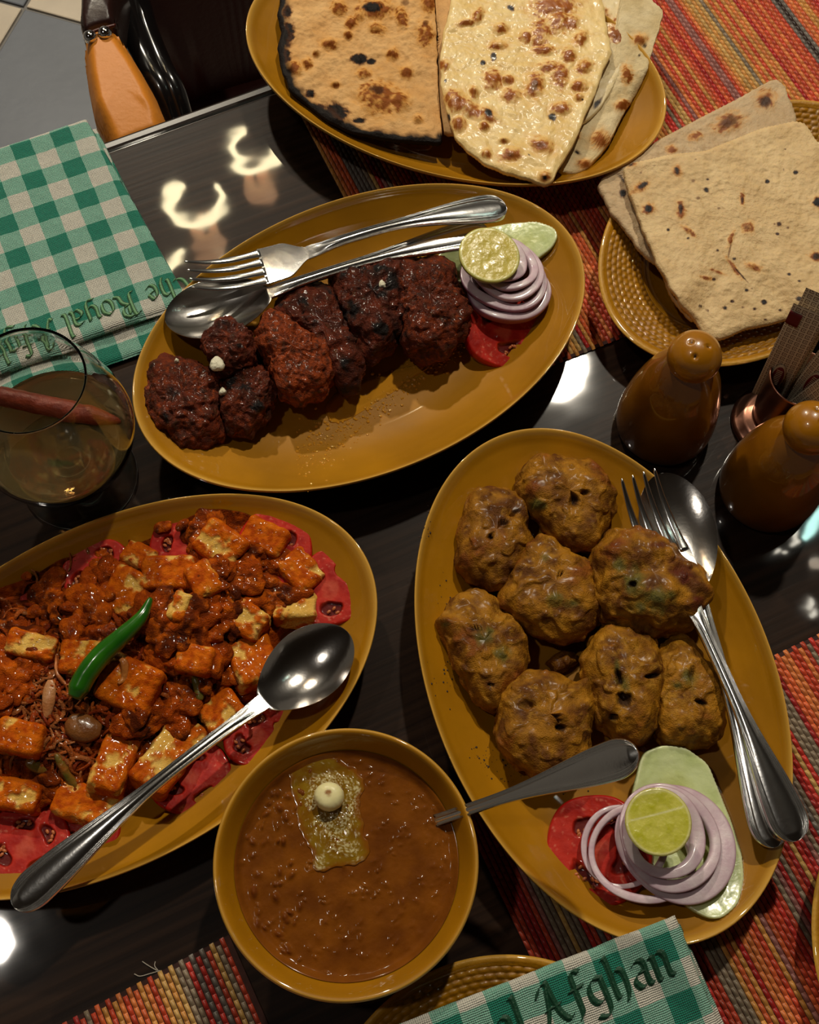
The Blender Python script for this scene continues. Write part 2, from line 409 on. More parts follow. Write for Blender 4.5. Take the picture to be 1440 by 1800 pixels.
# ------------------------------------------------------------------ woven placemats (strands are real, joined as one weave)
PAL = [rgb(186, 66, 40), rgb(200, 92, 50), rgb(196, 52, 40), rgb(205, 116, 60), rgb(196, 136, 66), rgb(128, 112, 92), rgb(150, 96, 88), rgb(108, 100, 92), rgb(52, 36, 30), rgb(168, 40, 36), rgb(188, 148, 84)]
def stripe_colors(n, seed, warm=.6):
    r = np.random.RandomState(seed); out = []; RED = [0, 2, 9, 6]; ORA = [1, 3, 0, 4]; NEU = [5, 7, 10, 5]
    while len(out) < n:
        k = r.rand(); L = r.randint(4, 14)
        if k < warm: out += [PAL[ORA[r.randint(4)]] if r.rand() < .78 else PAL[RED[r.randint(4)]] for _ in range(L)]
        elif k < .9: out += [PAL[RED[r.randint(4)]] * .9 + .006 if r.rand() < .58 else PAL[NEU[r.randint(4)]] for _ in range(L)]
        elif k < .93: out += [PAL[7], PAL[8], PAL[7]]
        else: out += [PAL[10], PAL[4], PAL[10], PAL[5]]
    return np.array(out[:n])
strand_mat = mat('vinyl_strand', rough=0.42, attr=True, mottle=(120, .14), spec=.4)
mat_base = mat('mat_backing', rgb(58, 26, 18), rough=.8, mottle=(200, .3))
def placemat(corner, eu, ev, Lu, Lv, seed, label, warm=.3):
    """corner (world), eu across the stripes, ev along them; Lu, Lv sizes"""
    t = thing('placemat', (corner + eu * Lu / 2 + ev * Lv / 2) * [1, 1, 0] + [0, 0, TZ], label, 'placemat', 'woven striped placemats')
    V = []
    for z, g in ((0.0003, 0), (.0012, 0)):
        for a, b in ((0, 0), (Lu, 0), (Lu, Lv), (0, Lv)): q = corner + eu * a + ev * b; V.append((q[0], q[1], TZ + z))
    build('backing', V, [(3, 2, 1, 0), (4, 5, 6, 7), (0, 1, 5, 4), (1, 2, 6, 5), (2, 3, 7, 6), (3, 0, 4, 7)], mat_base, t, smooth=False)
    w, l = 0.00262, 0.0046
    nu, nv = int(Lu / w), int(Lv / l)
    cols = stripe_colors(nu + 2, seed, warm)
    r = np.random.RandomState(seed + 5)
    I, J = np.meshgrid(np.arange(nu), np.arange(nv), indexing='ij'); I = I.ravel(); J = J.ravel()
    u0 = (I + .5) * w; v0 = (J + .5 + .5 * (I % 2)) * l
    k = v0 < Lv - l * .5; I, u0, v0 = I[k], u0[k], v0[k]; N = len(I)
    # each strand float: ridge of 8 points
    a = np.array([[-.40, -.62, 0], [.40, -.62, 0], [-.42, -.2, .62], [.42, -.2, .62], [-.42, .2, .62], [.42, .2, .62], [-.40, .62, 0], [.40, .62, 0], [0, -.25, 1], [0, .25, 1]])
    F0 = np.array([[0, 1, 3, 8], [0, 8, 2, 2], [2, 8, 9, 4], [8, 3, 5, 9], [4, 9, 7, 6], [9, 5, 7, 7]])
    F = [(0, 1, 3, 8), (0, 8, 2), (2, 8, 9, 4), (8, 3, 5, 9), (4, 9, 7, 6), (9, 5, 7), (0, 2, 4, 6), (1, 7, 5, 3)]
    tri = []
    for f in F:
        tri.append((f[0], f[1], f[2]));
        if len(f) == 4: tri.append((f[0], f[2], f[3]))
    tri = np.array(tri)
    uu = u0[:, None] + a[:, 0] * w; vv = v0[:, None] + a[:, 1] * l * .92; zz = .0011 + a[:, 2] * .0011 * (0.85 + .3 * r.rand(N))[:, None]
    Vs = corner + uu[..., None] * eu + vv[..., None] * ev; Vs[..., 2] = TZ + zz
    FF = (tri[None] + (np.arange(N) * 10)[:, None, None]).reshape(-1, 3)
    C = cols[I] * (0.82 + .36 * r.rand(N))[:, None]
    C = np.repeat(C[:, None], 10, 1)
    o = build('weave', Vs.reshape(-1, 3), FF, strand_mat, t, C.reshape(-1, 3)); o['kind'] = 'stuff'
def angv(d): a = math.radians(d); return np.array([math.cos(a), math.sin(a), 0])
C1 = np.array([0.0213, 0.3186, TZ]); C2 = np.array([0.0317, 0.0953, TZ]); C3 = np.array([-0.0747, 0.0307, TZ])
placemat(C1, angv(27.3), angv(117.3), .425, .30, 11, 'red and orange striped woven placemat under the flatbread platter', .8)
placemat(C2, angv(28.0), angv(-62.0), .40, .26, 23, 'red striped woven placemat under the fritter platter')
_e = angv(30.4); placemat(C3 - _e * .33, _e, angv(-59.6), .33, .22, 37, 'red striped woven placemat at the lower left, left of the bean curry bowl', .55)

# ------------------------------------------------------------------ mustard crockery
G0, G1, G2 = rgb(174, 118, 6), rgb(206, 156, 62), rgb(138, 90, 4)
def glaze_cols(V, prof_r):
    """lip of the glaze runs thin and pale; the rest varies a little"""
    n = fbm(V, .05, 3, 2.0); t = sm(.965, .99, prof_r)[:, None] * np.ones(V.shape[1])
    c = lerp(G0, G2, np.clip(.35 + .5 * n, 0, 1)); return lerp(c, G1 + 0 * c, t * .8)
def oval_platter(cx, cy, ang, label, name='oval_platter', a=.1330, b=.0852, H=.032, z=0.0):
    t = thing(name, (cx, cy, TZ + z), label, 'platter', 'mustard oval platters')
    pr = [(0, .0072), (.2, .0072), (.4, .0073), (.52, .0076), (.60, .0088), (.68, .0112), (.76, .0150), (.84, .0198), (.90, .0238), (.95, .0275), (.975, .0300), (.988, .0316), (.996, .0320), (1.0, .0314), (.999, .0300), (.985, .0280), (.95, .0245), (.88, .0190), (.78, .0115), (.68, .0062), (.60, .0036), (.56, .0030)]
    pr = np.array(pr); pr[:, 1] *= H / .032
    # refine
    k = np.arange(len(pr)); kk = np.linspace(0, len(pr) - 1, 70); pr2 = np.c_[np.interp(kk, k, pr[:, 0]), np.interp(kk, k, pr[:, 1])]
    pr2[3:-3, 1] = (pr2[2:-4, 1] + 2 * pr2[3:-3, 1] + pr2[4:-2, 1]) / 4
    V = lathe(pr2, 160, a, b, ang, (cx, cy, TZ + z))
    grid('dish', V, MUST, t, wv=True, col=glaze_cols(V, pr2[:, 0]), flip=True)
    ft = [(.50, .0034), (.56, .0034), (.565, .0006), (.555, .0001), (.53, .0001), (.52, .0008), (.515, .0034)]
    V = lathe(ft, 96, a, b, ang, (cx, cy, TZ + z)); grid('foot_ring', V, MUST, t, wv=True, col=G2, flip=True)
    return t
oval_platter(-.0300, .3457, .551, 'mustard glazed oval platter holding the dark red kebab pieces', z=.0024)
oval_platter(.0965, .1620, -1.2234, 'mustard glazed oval platter holding eight brown fritters', z=.0024)
oval_platter(.0126, .5379, -.3022, 'mustard glazed oval platter holding the charred flatbreads', z=.0024)
oval_platter(-.1374, .1411, .5738, 'mustard glazed oval platter holding the red paneer curry', a=.137)

EMB = mat('embossed_mustard_glaze', rough=0.45, coat=1.0, coat_rough=0.035, attr=True, mottle=(60, .1), spec=.3, bump=[(420, .0004)])
def embossed_plate(cx, cy, a, b, ang, label, z=0.0, H=.022):
    t = thing('embossed_plate', (cx, cy, TZ + z), label, 'plate', 'basket weave embossed mustard plates')
    pr = np.array([(0, .006), (.3, .006), (.55, .0063), (.64, .0066), (.665, .0085), (.69, .0112), (.72, .0128), (.80, .0160), (.88, .0188), (.94, .0205), (.965, .0218), (.985, .0222), (1.0, .0214), (.995, .0200), (.95, .0175), (.85, .0125), (.74, .0075), (.62, .0045), (.55, .0036)])
    k = np.arange(len(pr)); kk = np.concatenate([np.linspace(0, 5, 12, endpoint=False), np.linspace(5, 10, 78, endpoint=False), np.linspace(10, 18, 24)])
    pr2 = np.c_[np.interp(kk, k, pr[:, 0]), np.interp(kk, k, pr[:, 1])]; n = 780
    V = lathe(pr2, n, a, b, ang, (cx, cy, TZ + z))
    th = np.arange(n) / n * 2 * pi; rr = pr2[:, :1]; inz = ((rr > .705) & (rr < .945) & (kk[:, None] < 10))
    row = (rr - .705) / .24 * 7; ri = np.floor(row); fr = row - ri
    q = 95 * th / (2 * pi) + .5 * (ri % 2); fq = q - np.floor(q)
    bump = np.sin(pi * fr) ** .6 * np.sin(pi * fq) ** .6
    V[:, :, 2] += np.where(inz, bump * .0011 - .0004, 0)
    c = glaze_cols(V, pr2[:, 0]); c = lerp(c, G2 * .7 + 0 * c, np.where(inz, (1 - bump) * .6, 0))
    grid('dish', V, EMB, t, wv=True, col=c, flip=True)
    V = lathe([(.50, .0040), (.56, .0040), (.565, .0006), (.555, .0001), (.53, .0001), (.52, .0008), (.515, .0040)], 96, a, b, ang, (cx, cy, TZ + z)); grid('foot_ring', V, MUST, t, wv=True, col=G2, flip=True)
embossed_plate(.1934, .4352, .1112, .0742, .8385, 'oval mustard plate with embossed weave rim under the folded rotis', z=.0024)
embossed_plate(.0585, -.0582, .0857, .0857, 0, 'mustard plate with embossed rim under the gingham napkin at the bottom', z=.0024)
embossed_plate(.2872, .0391, .0930, .0930, .3, 'mustard plate cut off by the right edge of the photo', z=.0024)

def bowl():
    cx, cy = P(608.5, 1511, .058)[:2]; R, H = .0583, .058
    t = thing('curry_bowl', (cx, cy, TZ), 'round mustard glazed bowl full of brown bean curry', 'bowl')
    pr = np.array([(0, .006), (.25, .006), (.45, .008), (.56, .013), (.68, .024), (.785, .034), (.875, .042), (.93, .0475), (.96, .0498), (.985, .0502), (1.0, .0492), (1.0, .0475), (.975, .0445), (.90, .037), (.79, .026), (.66, .015), (.54, .0065), (.48, .0035), (.46, .0004), (.42, .0002), (.40, .003)])
    k = np.arange(len(pr)); kk = np.linspace(0, len(pr) - 1, 90); pr2 = np.c_[np.interp(kk, k, pr[:, 0]), np.interp(kk, k, pr[:, 1])]
    for _ in range(2): pr2[3:-3] = (pr2[2:-4] + 2 * pr2[3:-3] + pr2[4:-2]) / 4
    pr2[:, 0] *= R
    pr2[:, 1] *= H / .050; V = lathe(pr2, 160, ctr=(cx, cy, TZ)); grid('dish', V, MUST, t, wv=True, col=glaze_cols(V, pr2[:, 0] / R), flip=True)
    return cx, cy
BX, BY = bowl()

# ================================================================== cutlery
def cutlery_section(x, w, zt, ridge, dish, th=.0012, nj=72):
    """one closed cross-section ring at x (local): w half width, zt height, ridge 0..1 threads by the border, dish = depth of the hollow"""
    y = np.sin(np.linspace(-pi / 2, pi / 2, nj)); q = np.abs(y)
    r = np.zeros(nj)
    for c in (.70, .82, .94): r += np.exp(-((q - c) / .038) ** 2)
    top = zt + ridge * (.0011 * np.minimum(r, 1)) - dish * (1 - q ** 2.2)
    top = top + ridge * .0011 * (1 - np.clip(q / .62, 0, 1) ** 2)
    bot = (zt - th - dish * (1 - q ** 2.2))[::-1][1:-1]
    Y = np.r_[y, y[::-1][1:-1]] * w; Z = np.r_[top, bot]
    return np.stack([np.full(len(Y), x), Y, Z], 1)
def place(V, a, b, L, up=(0, 0, 1), roll=0.0):
    """map local x 0..L onto the line from a to b (world), z towards up"""
    a = np.array(a); b = np.array(b); ex = (b - a); D = np.linalg.norm(ex); ex /= D; up = np.array(up, float)
    ey = np.cross(up, ex); ey /= np.linalg.norm(ey); ez = np.cross(ex, ey)
    cr, sr = math.cos(roll), math.sin(roll); ey, ez = ey * cr + ez * sr, ez * cr - ey * sr
    k = D / L
    return a + V[..., 0:1] * k * ex + V[..., 1:2] * k * ey + V[..., 2:3] * k * ez
def handle_secs(x0, L, arch):
    xs = np.concatenate([np.linspace(x0, L * .97, 60), L * (.97 + .03 * np.sin(np.linspace(0, pi / 2, 14)[1:]))])
    S = []
    for x in xs:
        t = (x - x0) / (L - x0)
        w = .0031 + .0012 * np.exp(-((t) / .10) ** 2) + .0068 * sm(.35, .93, np.array(t)) ** 1.3
        if t > .90: w *= math.sqrt(max(0, 1 - ((t - .90) / .1001) ** 2.4))
        z = arch * math.sin(pi * min(1, t * 1.0)) ** 1.0 * (1 - .25 * t)
        S.append(cutlery_section(x, float(w), z, float(sm(.02, .16, np.array(t)) * (1 if t < .97 else (1 - t) / .03)), 0, th=.0020 - .0006 * t))
    return np.array(S)
def spoon(name, label, a, b, L=.20, arch=.008, roll=0, up=(0, 0, 1), lb=.068, wb=.0215, depth=.008, handle_only=0.0):
    t = thing(name, (np.array(a) + np.array(b)) / 2 - [0, 0, .003], label, 'spoon', 'steel spoons')
    xs = lb * (1 - np.cos(np.linspace(0, pi * .80, 46))) / (1 - math.cos(pi * .80)); S = []
    for x in xs:
        q = x / lb
        w = wb * (math.sin(pi * min(1, q ** .86 * .97)) ** .58 if q > 0 else 0); w = max(w, .0043 * sm(.55, 1, np.array(q)), .0004)
        d = depth * math.sin(pi * min(1, q * 1.02)) ** .9 if q < .98 else 0
        S.append(cutlery_section(x, float(w), .0008 * q + .0006 * (1 - q), 0, max(d, 0), th=.0011))
    bs = np.array(S)
    dist = np.linalg.norm(np.array(b) - np.array(a)); k = L / dist
    bs = np.concatenate([np.repeat(bs[:1].mean(1, keepdims=True), bs.shape[1], 1), bs], 0)
    grid('spoon_bowl', place(bs, a, b, L, up, roll), STEELB, t, wv=True, flip=True)
    hs = handle_secs(lb * .985, L, arch); hs[:, :, 2] += .0008; hs = np.concatenate([hs, np.repeat(hs[-1:].mean(1, keepdims=True), hs.shape[1], 1)], 0)
    grid('handle', place(hs, a, b, L, up, roll), STEEL, t, wv=True, flip=True)
    return t
def fork(name, label, a, b, L=.195, arch=.007, roll=0, up=(0, 0, 1)):
    t = thing(name, (np.array(a) + np.array(b)) / 2 - [0, 0, .003], label, 'fork', 'steel forks')
    lt, lh, wh = .043, .072, .0125
    zf = lambda x: .006 * (1 - x / .03) ** 2 * (x < .03) - .0035 * math.sin(pi * min(1, x / lh))
    S = []
    for x in np.linspace(lt, lh, 24):
        q = (x - lt) / (lh - lt); w = wh * (1 - .09 * q) if q < .45 else wh * .96 * (1 - sm(.45, 1.0, np.array(q))) + .0040 * sm(.45, 1.0, np.array(q))
        S.append(cutlery_section(x, float(w), zf(x), 0, .0009 * (1 - q), th=.0013))
    grid('head', place(np.array(S), a, b, L, up, roll), STEEL, t, wv=True, flip=True)
    for j in range(4):
        yc = (j - 1.5) * .0067; S = []
        for x in np.linspace(0, lt + .0015, 26):
            q = x / lt; w = .0009 + .0013 * min(1, q * 1.6) + .0006 * sm(.85, 1, np.array(q)); w = float(w) if x > .0008 else .0004
            y = yc * (.92 + .06 * q); th = np.arange(10) / 10 * 2 * pi
            S.append(np.stack([np.full(10, x), y + w * np.cos(th), zf(x) - .0006 + .0008 * np.sin(th)], 1))
        grid('tine', place(capped(np.array(S)), a, b, L, up, roll), STEEL, t, wv=True)
    hs = handle_secs(lh * .985, L, arch); hs = np.concatenate([hs, np.repeat(hs[-1:].mean(1, keepdims=True), hs.shape[1], 1)], 0); grid('handle', place(hs, a, b, L, up, roll), STEEL, t, wv=True, flip=True)
    return t
spoon('spoon', 'steel spoon lying under the fork on the kebab platter', P(291, 566, .0355), P(858, 404, .034), L=.205, wb=.0200, arch=.004, lb=.064)
fork('fork', 'steel fork lying across the spoon on the kebab platter', P(333, 492, .042), P(890, 362, .040), arch=.008)
spoon('serving_spoon', 'large steel spoon resting face up on the paneer curry', P(612, 1112, .036), P(24, 1594, .040), L=.212, arch=.012, wb=.0198, depth=.009, lb=.058)
spoon('spoon', 'steel spoon on the fritter platter, half hidden under the fork', P(1164, 832, .0415), P(1362, 1490, .0385), L=.205, wb=.0205, arch=.001, depth=.006)
fork('fork', 'steel fork lying on the spoon beside the fritters', P(1118, 840, .0470), P(1402, 1478, .0435), L=.195, arch=.002)
# the handle of the spoon that stands in the bean curry
_b = P(1122, 1322, .114); _d = P(772, 1441, .0452) - _b; _d /= np.linalg.norm(_d)
spoon('spoon', 'steel spoon standing in the bean curry, handle over the fritter platter', _b + _d * .170, _b, L=.200, arch=.001, wb=.019, lb=.056)

# ================================================================== shakers, holder, sachets
def shaker(hx, hy, label, holes, H=.090):
    top = P(hx, hy, H - .0135); nad = np.array([0, 0]); c = np.array([top[0], top[1], TZ])
    t = thing('shaker', c, label, 'shaker', 'mustard glazed shakers')
    pr = [(.0001, .001), (.020, .0008), (.0245, .0006), (.0262, .002), (.0270, .006), (.0272, .012), (.0268, .020), (.0258, .030), (.0240, .040), (.0212, .050), (.0175, .058), (.0136, .0645), (.0108, .0680), (.0100, .0700)]
    k = np.arange(len(pr)); kk = np.linspace(0, len(pr) - 1, 70); pr = np.array(pr); p2 = np.c_[np.interp(kk, k, pr[:, 0]), np.interp(kk, k, pr[:, 1])]
    for _ in range(3): p2[8:-1] = (p2[7:-2] + 2 * p2[8:-1] + np.vstack([p2[9:], p2[-1:]])[:len(p2[8:-1])]) / 4
    V = lathe(p2, 96, ctr=c)
    # one shallow pinch runs down each side
    d = V[:, :, :2] - c[:2]; an = np.arctan2(d[..., 1], d[..., 0]); zz = V[:, :, 2] - TZ
    V[:, :, :2] -= d * (.05 * np.exp(-((zz - .045) / .018) ** 2) * np.maximum(0, np.cos(2 * an + .6)) ** 2)[..., None]
    grid('body', V, SHK, t, wv=True, col=lerp(rgb(142, 88, 10), rgb(112, 64, 6), sm(.0, .6, fbm(V, .04, 2, 5))), flip=False)
    hc = c + [0, 0, H - .0135]; R = .0138; ph = np.linspace(.04, pi - .25, 60); th = np.arange(110) / 110 * 2 * pi
    S = np.stack([R * np.sin(ph)[:, None] * np.cos(th), R * np.sin(ph)[:, None] * np.sin(th), R * .93 * np.cos(ph)[:, None] + 0 * th], -1)
    hmask = np.zeros(S.shape[:2])
    for x, y in holes:
        q = P(x, y, H - .004) - hc; q /= np.linalg.norm(q); dd = np.linalg.norm(S / R - q, axis=-1)
        S *= (1 - .05 * (1 - sm(.07, .17, dd)) - .20 * (1 - sm(.03, .075, dd)))[..., None] ; hmask = np.maximum(hmask, 1 - sm(.05, .10, dd))
    S = S + hc
    cc = lerp(rgb(162, 104, 10), rgb(28, 12, 4), hmask)
    grid('head', capped(S), SHK, t, wv=True, col=np.concatenate([cc[:1], cc, cc[-1:]]), flip=True)
SHK = mat('brown_mustard_glaze', rough=.3, coat=1, coat_rough=.05, attr=True, mottle=(45, .12), bump=[(70, .0003)])
shaker(1221, 627, 'mustard glazed shaker with three holes, standing by the roti plate', [(1217, 607), (1240, 613), (1222, 627)])
shaker(1426, 752, 'mustard glazed shaker below the metal sachet holder, at the right edge', [(1434, 726), (1440, 744), (1456, 735)])

def holder():
    top = P(1410, 664, .053); c = np.array([top[0], top[1], TZ])
    t = thing('metal_holder', c, 'dull copper cup on a round foot holding paper sachets', 'holder')
    cop = mat('aged_copper', rgb(178, 128, 108), rough=.3, metal=1, mottle=(60, .2), bump=[(150, .0001)])
    pr = np.array([(.0001, .0006), (.0225, .0004), (.0235, .0012), (.0232, .0028), (.0215, .0040), (.0205, .0044), (.0185, .0066), (.0165, .0076), (.0140, .0080), (.0130, .0086), (.0128, .0100)])
    grid('foot', lathe(pr, 80, ctr=c), cop, t, wv=True, flip=False)
    pr = np.array([(.0128, .0095), (.0138, .012), (.0150, .020), (.0156, .032), (.0160, .044), (.0166, .0515), (.0172, .0530), (.0166, .0536), (.0158, .0526), (.0152, .044), (.0146, .030), (.0138, .018), (.010, .0125), (.0001, .012)])
    grid('cup', lathe(pr, 80, ctr=c), cop, t, wv=True, flip=False)
    return c
HC = holder()
def sachet_mat():
    m = bpy.data.materials.new('printed_paper'); m.use_nodes = True; nt = m.node_tree; b = nt.nodes['Principled BSDF']; b.inputs['Roughness'].default_value = .6
    uvn = nt.nodes.new('ShaderNodeUVMap'); uvn.uv_map = 'cloth'; sp = nt.nodes.new('ShaderNodeSeparateXYZ'); nt.links.new(uvn.outputs[0], sp.inputs[0])
    def M(op, a, b_=None, c=None):
        n = nt.nodes.new('ShaderNodeMath'); n.operation = op
        for i, v in enumerate((a, b_, c)):
            if v is None: continue
            if isinstance(v, (int, float)): n.inputs[i].default_value = v
            else: nt.links.new(v, n.inputs[i])
        return n.outputs[0]
    u = M('FRACT', M('DIVIDE', sp.outputs[0], .0033)); v = M('FRACT', M('DIVIDE', sp.outputs[1], .0033))
    cx, cy = M('ABSOLUTE', M('SUBTRACT', u, .5)), M('ABSOLUTE', M('SUBTRACT', v, .5)); d = M('MAXIMUM', cx, cy)
    ring = M('MULTIPLY', M('GREATER_THAN', d, .24), M('LESS_THAN', d, .36))
    gap = M('MULTIPLY', M('GREATER_THAN', u, .55), M('LESS_THAN', cy, .10)); ring = M('MULTIPLY', ring, M('SUBTRACT', 1.0, gap))
    ring = M('MAXIMUM', ring, M('MULTIPLY', M('LESS_THAN', cy, .06), M('LESS_THAN', M('ABSOLUTE', M('SUBTRACT', u, .55)), .17)))
    mx = nt.nodes.new('ShaderNodeMix'); mx.data_type = 'RGBA'; nt.links.new(ring, mx.inputs[0])
    mx.inputs[6].default_value = (*rgb(222, 204, 176), 1); mx.inputs[7].default_value = (*rgb(104, 74, 52), 1)
    nt.links.new(mx.outputs[2], b.inputs['Base Color']); return m
SAM = sachet_mat(); DKRED = mat('maroon_print', rgb(110, 20, 22), rough=.5); PALEP = mat('pale_print', rgb(196, 170, 140), rough=.6)
def sachet(foot, tops, w, label, logo=None, flap=False):
    """flat paper sleeve from a point in the cup up to its top; the width runs across"""
    a = np.array(foot); b = np.array(tops); L = np.linalg.norm(b - a); t = thing('paper_sachet', a, label, 'sachet', 'printed paper sachets in the metal cup')
    nu, nv = 14, 40; u = np.linspace(-1, 1, nu); v = np.linspace(0, 1, nv); ex = (b - a) / L
    cd = np.array([0, 0, TZ + CAMH]) - a; ey = np.cross(ex, cd); ey /= np.linalg.norm(ey); ez = np.cross(ex, ey); ez *= np.sign(ez @ cd)
    def surf(side):
        V = np.zeros((nv, nu, 3)); 
        for i, vv in enumerate(v):
            bend = .004 * math.sin(vv * pi) ; puff = .0009 * np.sqrt(np.maximum(0, 1 - u ** 2)) * math.sin(pi * min(1, .08 + vv * .92)) ** .4
            V[i] = a + ex * vv * L + ey * (u * w / 2)[:, None] + ez * (bend + side * puff + .0002 * side)[:, None]
        return V
    T, B = surf(1), surf(-1); V = np.concatenate([T, B[:, ::-1]], 1)
    UV = np.zeros((nv, 2 * nu, 2)); UV[:, :nu, 0] = u * w / 2 + 1; UV[:, nu:, 0] = (u * w / 2 + 1)[::-1]; UV[:, :, 1] = (v * L)[:, None] + 1
    grid('sleeve', V, SAM, t, wv=True, uv=UV)
    if flap:
        i0, i1 = 33, 38; q = T[i0:i1, 0:6] + ez * .0007; Vb = np.concatenate([q, q[::-1] - ez * .0004], 0); grid('red_tab', Vb, DKRED, t, wu=True)
    if logo:
        c0 = a + ex * L * logo + ez * (.0058 + .0004); th = np.arange(30) / 30 * 2 * pi
        for nm, m_, s, dz in (('logo_border', PALEP, 1.18, 0), ('logo', DKRED, 1.0, .00025)):
            Vr = np.array([[c0 + ex * math.cos(q) * .0085 * s * r_ + ey * math.sin(q) * .0030 * s * r_ + ez * (dz + zz) for q in th] for r_, zz in ((1, -.0006), (1, 0), (.5, .0001))]); grid(nm, capped(Vr), m_, t, wv=True)
        Vs = []; Fs = []
        for j in range(9):
            cc = c0 + ex * (j - 4) * .0014 + ez * .0004; bv, bf = box(cc, ex * .00025, ey * .0016, ez * .0001); Fs += [[x + len(Vs) for x in f] for f in bf]; Vs += list(bv)
        build('logo_letters', Vs, Fs, PALEP, t, smooth=False)
def hp(dx, dy, h): return np.array([HC[0] + dx, HC[1] + dy, TZ + h])
sachet(hp(-.009, .004, .022), P(1424, 545, .098), .017, 'printed paper sachet with a small red tab, leftmost in the metal cup', logo=.36, flap=True)
sachet(hp(-.004, .010, .020), P(1446, 518, .104), .017, 'printed paper sachet standing tallest, behind the one with the red tab')
sachet(hp(.004, -.002, .022), P(1500, 585, .095), .016, 'printed paper sachet leaning out of frame to the right in the metal cup', logo=.45)
sachet(hp(.000, -.009, .020), P(1515, 640, .088), .014, 'narrow printed paper sachet lowest at the front rim of the metal cup')

# ================================================================== flatbreads
BREAD = mat('flatbread', rough=.6, spec=.15, attr=True, bump=[(420, .0005), (1500, .0002)])
BUTTERED = mat('buttered_naan', rough=.45, attr=True, coat=.25, coat_rough=.2, bump=[(300, .0003), (1200, .0001)])
ROTI = mat('soft_roti', rough=.62, attr=True, sss=.08, bump=[(330, .0009), (1300, .0002)])
def bread(name, label, pts, thick, base_c, mid_c, marks, char=(), seed=1, m=BREAD, edge_char=0.0, amp=.0010, edge=.003, hc=None, group='flatbreads on the oval platter', blis=1.0, brown=rgb(140, 76, 24), dark=rgb(18, 10, 7), n=330, rings=110, smooth=.004, cat='bread', ground=None, curl=0.0):
    marks = [(q[0], q[1], q[2] * (1.18 if blis >= 1 else 1), (q[3] if len(q) > 3 else q[2]) * (1.18 if blis >= 1 else 1), *(q[4:] if len(q) > 4 else ())) for q in marks]; char = list(char)
    def bump(T, d):
        h = amp * fbm(T, .014, 3, seed) + amp * .45 * fbm(T, .004, 2, seed + 3)
        mk = spots(T, marks, .15, .004, seed, soft=.9) if marks else 0
        return (h + .0022 * blis * mk) * sm(0, .004, d) + curl * sm(0, .03, d)
    def ef(T, d):
        o = .0009 * noise3(T / .007 + seed); return np.stack([o, o * .6], -1) * np.exp(-d / .006)[..., None]
    V, D = slab(PP(pts), thick, n, rings, hc, smooth, edge, bump, edgefn=ef)
    if ground is not None: V[:, :, 2] = np.maximum(V[:, :, 2], ground(V[:, :, 0], V[:, :, 1]))
    k = fbm(V, .018, 4, seed + 1); c = lerp(base_c, mid_c, np.clip(.5 + .9 * k, 0, 1))
    k2 = fbm(V, .005, 3, seed + 4); c = lerp(c, mid_c * .82, np.clip(k2 * .9, 0, .6))
    if marks:
        big = [(q[0], q[1], q[2] * 1.55, (q[3] if len(q) > 3 else q[2]) * 1.55, q[4] if len(q) > 4 else 0, .55) for q in marks]
        hal = spots(V, big, .7, .005, seed + 6, soft=.95); c = lerp(c, rgb(214, 152, 70), np.clip(hal * (1.0 + .8 * k2), 0, 1) * .75 * min(1, blis + .35))
    sp = spots(V, marks, .75, .0028, seed + 2, soft=.6) * np.clip(1 + 1.2 * k2, .3, 1.2) if marks else np.zeros(D.shape)
    c = lerp(c, lerp(rgb(216, 152, 66), brown, np.clip(sp * 1.5 - .45 + .5 * k2, 0, 1)), np.clip(sp * 1.2, 0, 1))
    if char:
        ch = spots(V, char, .45, .003, seed + 5, soft=.45); c = lerp(c, lerp(brown * .8, dark, np.clip(ch * 1.3 - .2, 0, 1)), np.clip(ch * 1.4, 0, 1))
    if edge_char:
        px, py = proj(V); w = fbm(V, .008, 3, seed + 7); e = (1 - sm(.0005, .0060 + .006 * np.clip(w + .3, 0, 1), D)) * np.clip(edge_char(px, py), 0, 1)
        c = lerp(c, lerp(brown * .6, dark, np.clip(e * 1.6, 0, 1)), np.clip(e * 1.5, 0, 1))
    o = grid(name, V, m, None, wv=True, col=c)
    return tag(o, label, cat, group)

tand = [(487, 22), (493, 55), (488, 85), (494, 120), (508, 155), (540, 185), (578, 212), (620, 232), (660, 240), (700, 246), (745, 249), (778, 251), (775, 200), (771, 130), (768, 60), (764, -10), (762, -70), (700, -120), (600, -120), (520, -70), (495, -20)]
tand = [(x, y, .033 - .0035 * (y > 180)) for x, y in tand]
bread('tandoori_roti', 'tan blistered tandoori roti half with a black charred edge, left on the platter', tand, .0042, rgb(222, 178, 120), rgb(202, 150, 88),
      [(668, 172, 36, 28, 10), (700, 178, 20, 18), (660, 16, 30, 16), (580, 78, 14, 9), (618, 40, 10), (596, 15, 12), (715, 128, 12, 10), (748, 60, 14, 20), (706, 30, 10, 18, -20), (663, 50, 14, 10), (640, 130, 12, 9), (518, 120, 12), (540, 112, 9), (690, 96, 10), (632, 30, 9), (755, 8, 14), (612, 62, 7), (590, 150, 8, 5), (556, 95, 6), (735, 210, 8)],
      [(632, 104, 18, 11, 10), (652, 108, 10, 6), (655, 12, 20, 10), (664, 158, 18, 9, 10, .7), (545, 165, 10, 9), (592, 196, 24, 17, 25), (562, 190, 10, 8), (632, 212, 12, 6), (506, 60, 14, 26, 10), (500, 98, 13, 16), (505, 20, 10, 14, 0, .9), (665, 235, 9, 8), (712, 5, 9, 6, 0, .5), (748, 40, 7, 5, 0, .6)],
      seed=3, edge_char=lambda x, y: sm(760, 700, x) * 1.0 + .9 * sm(225, 240, y), n=420, rings=130, blis=1.3, amp=.0017)
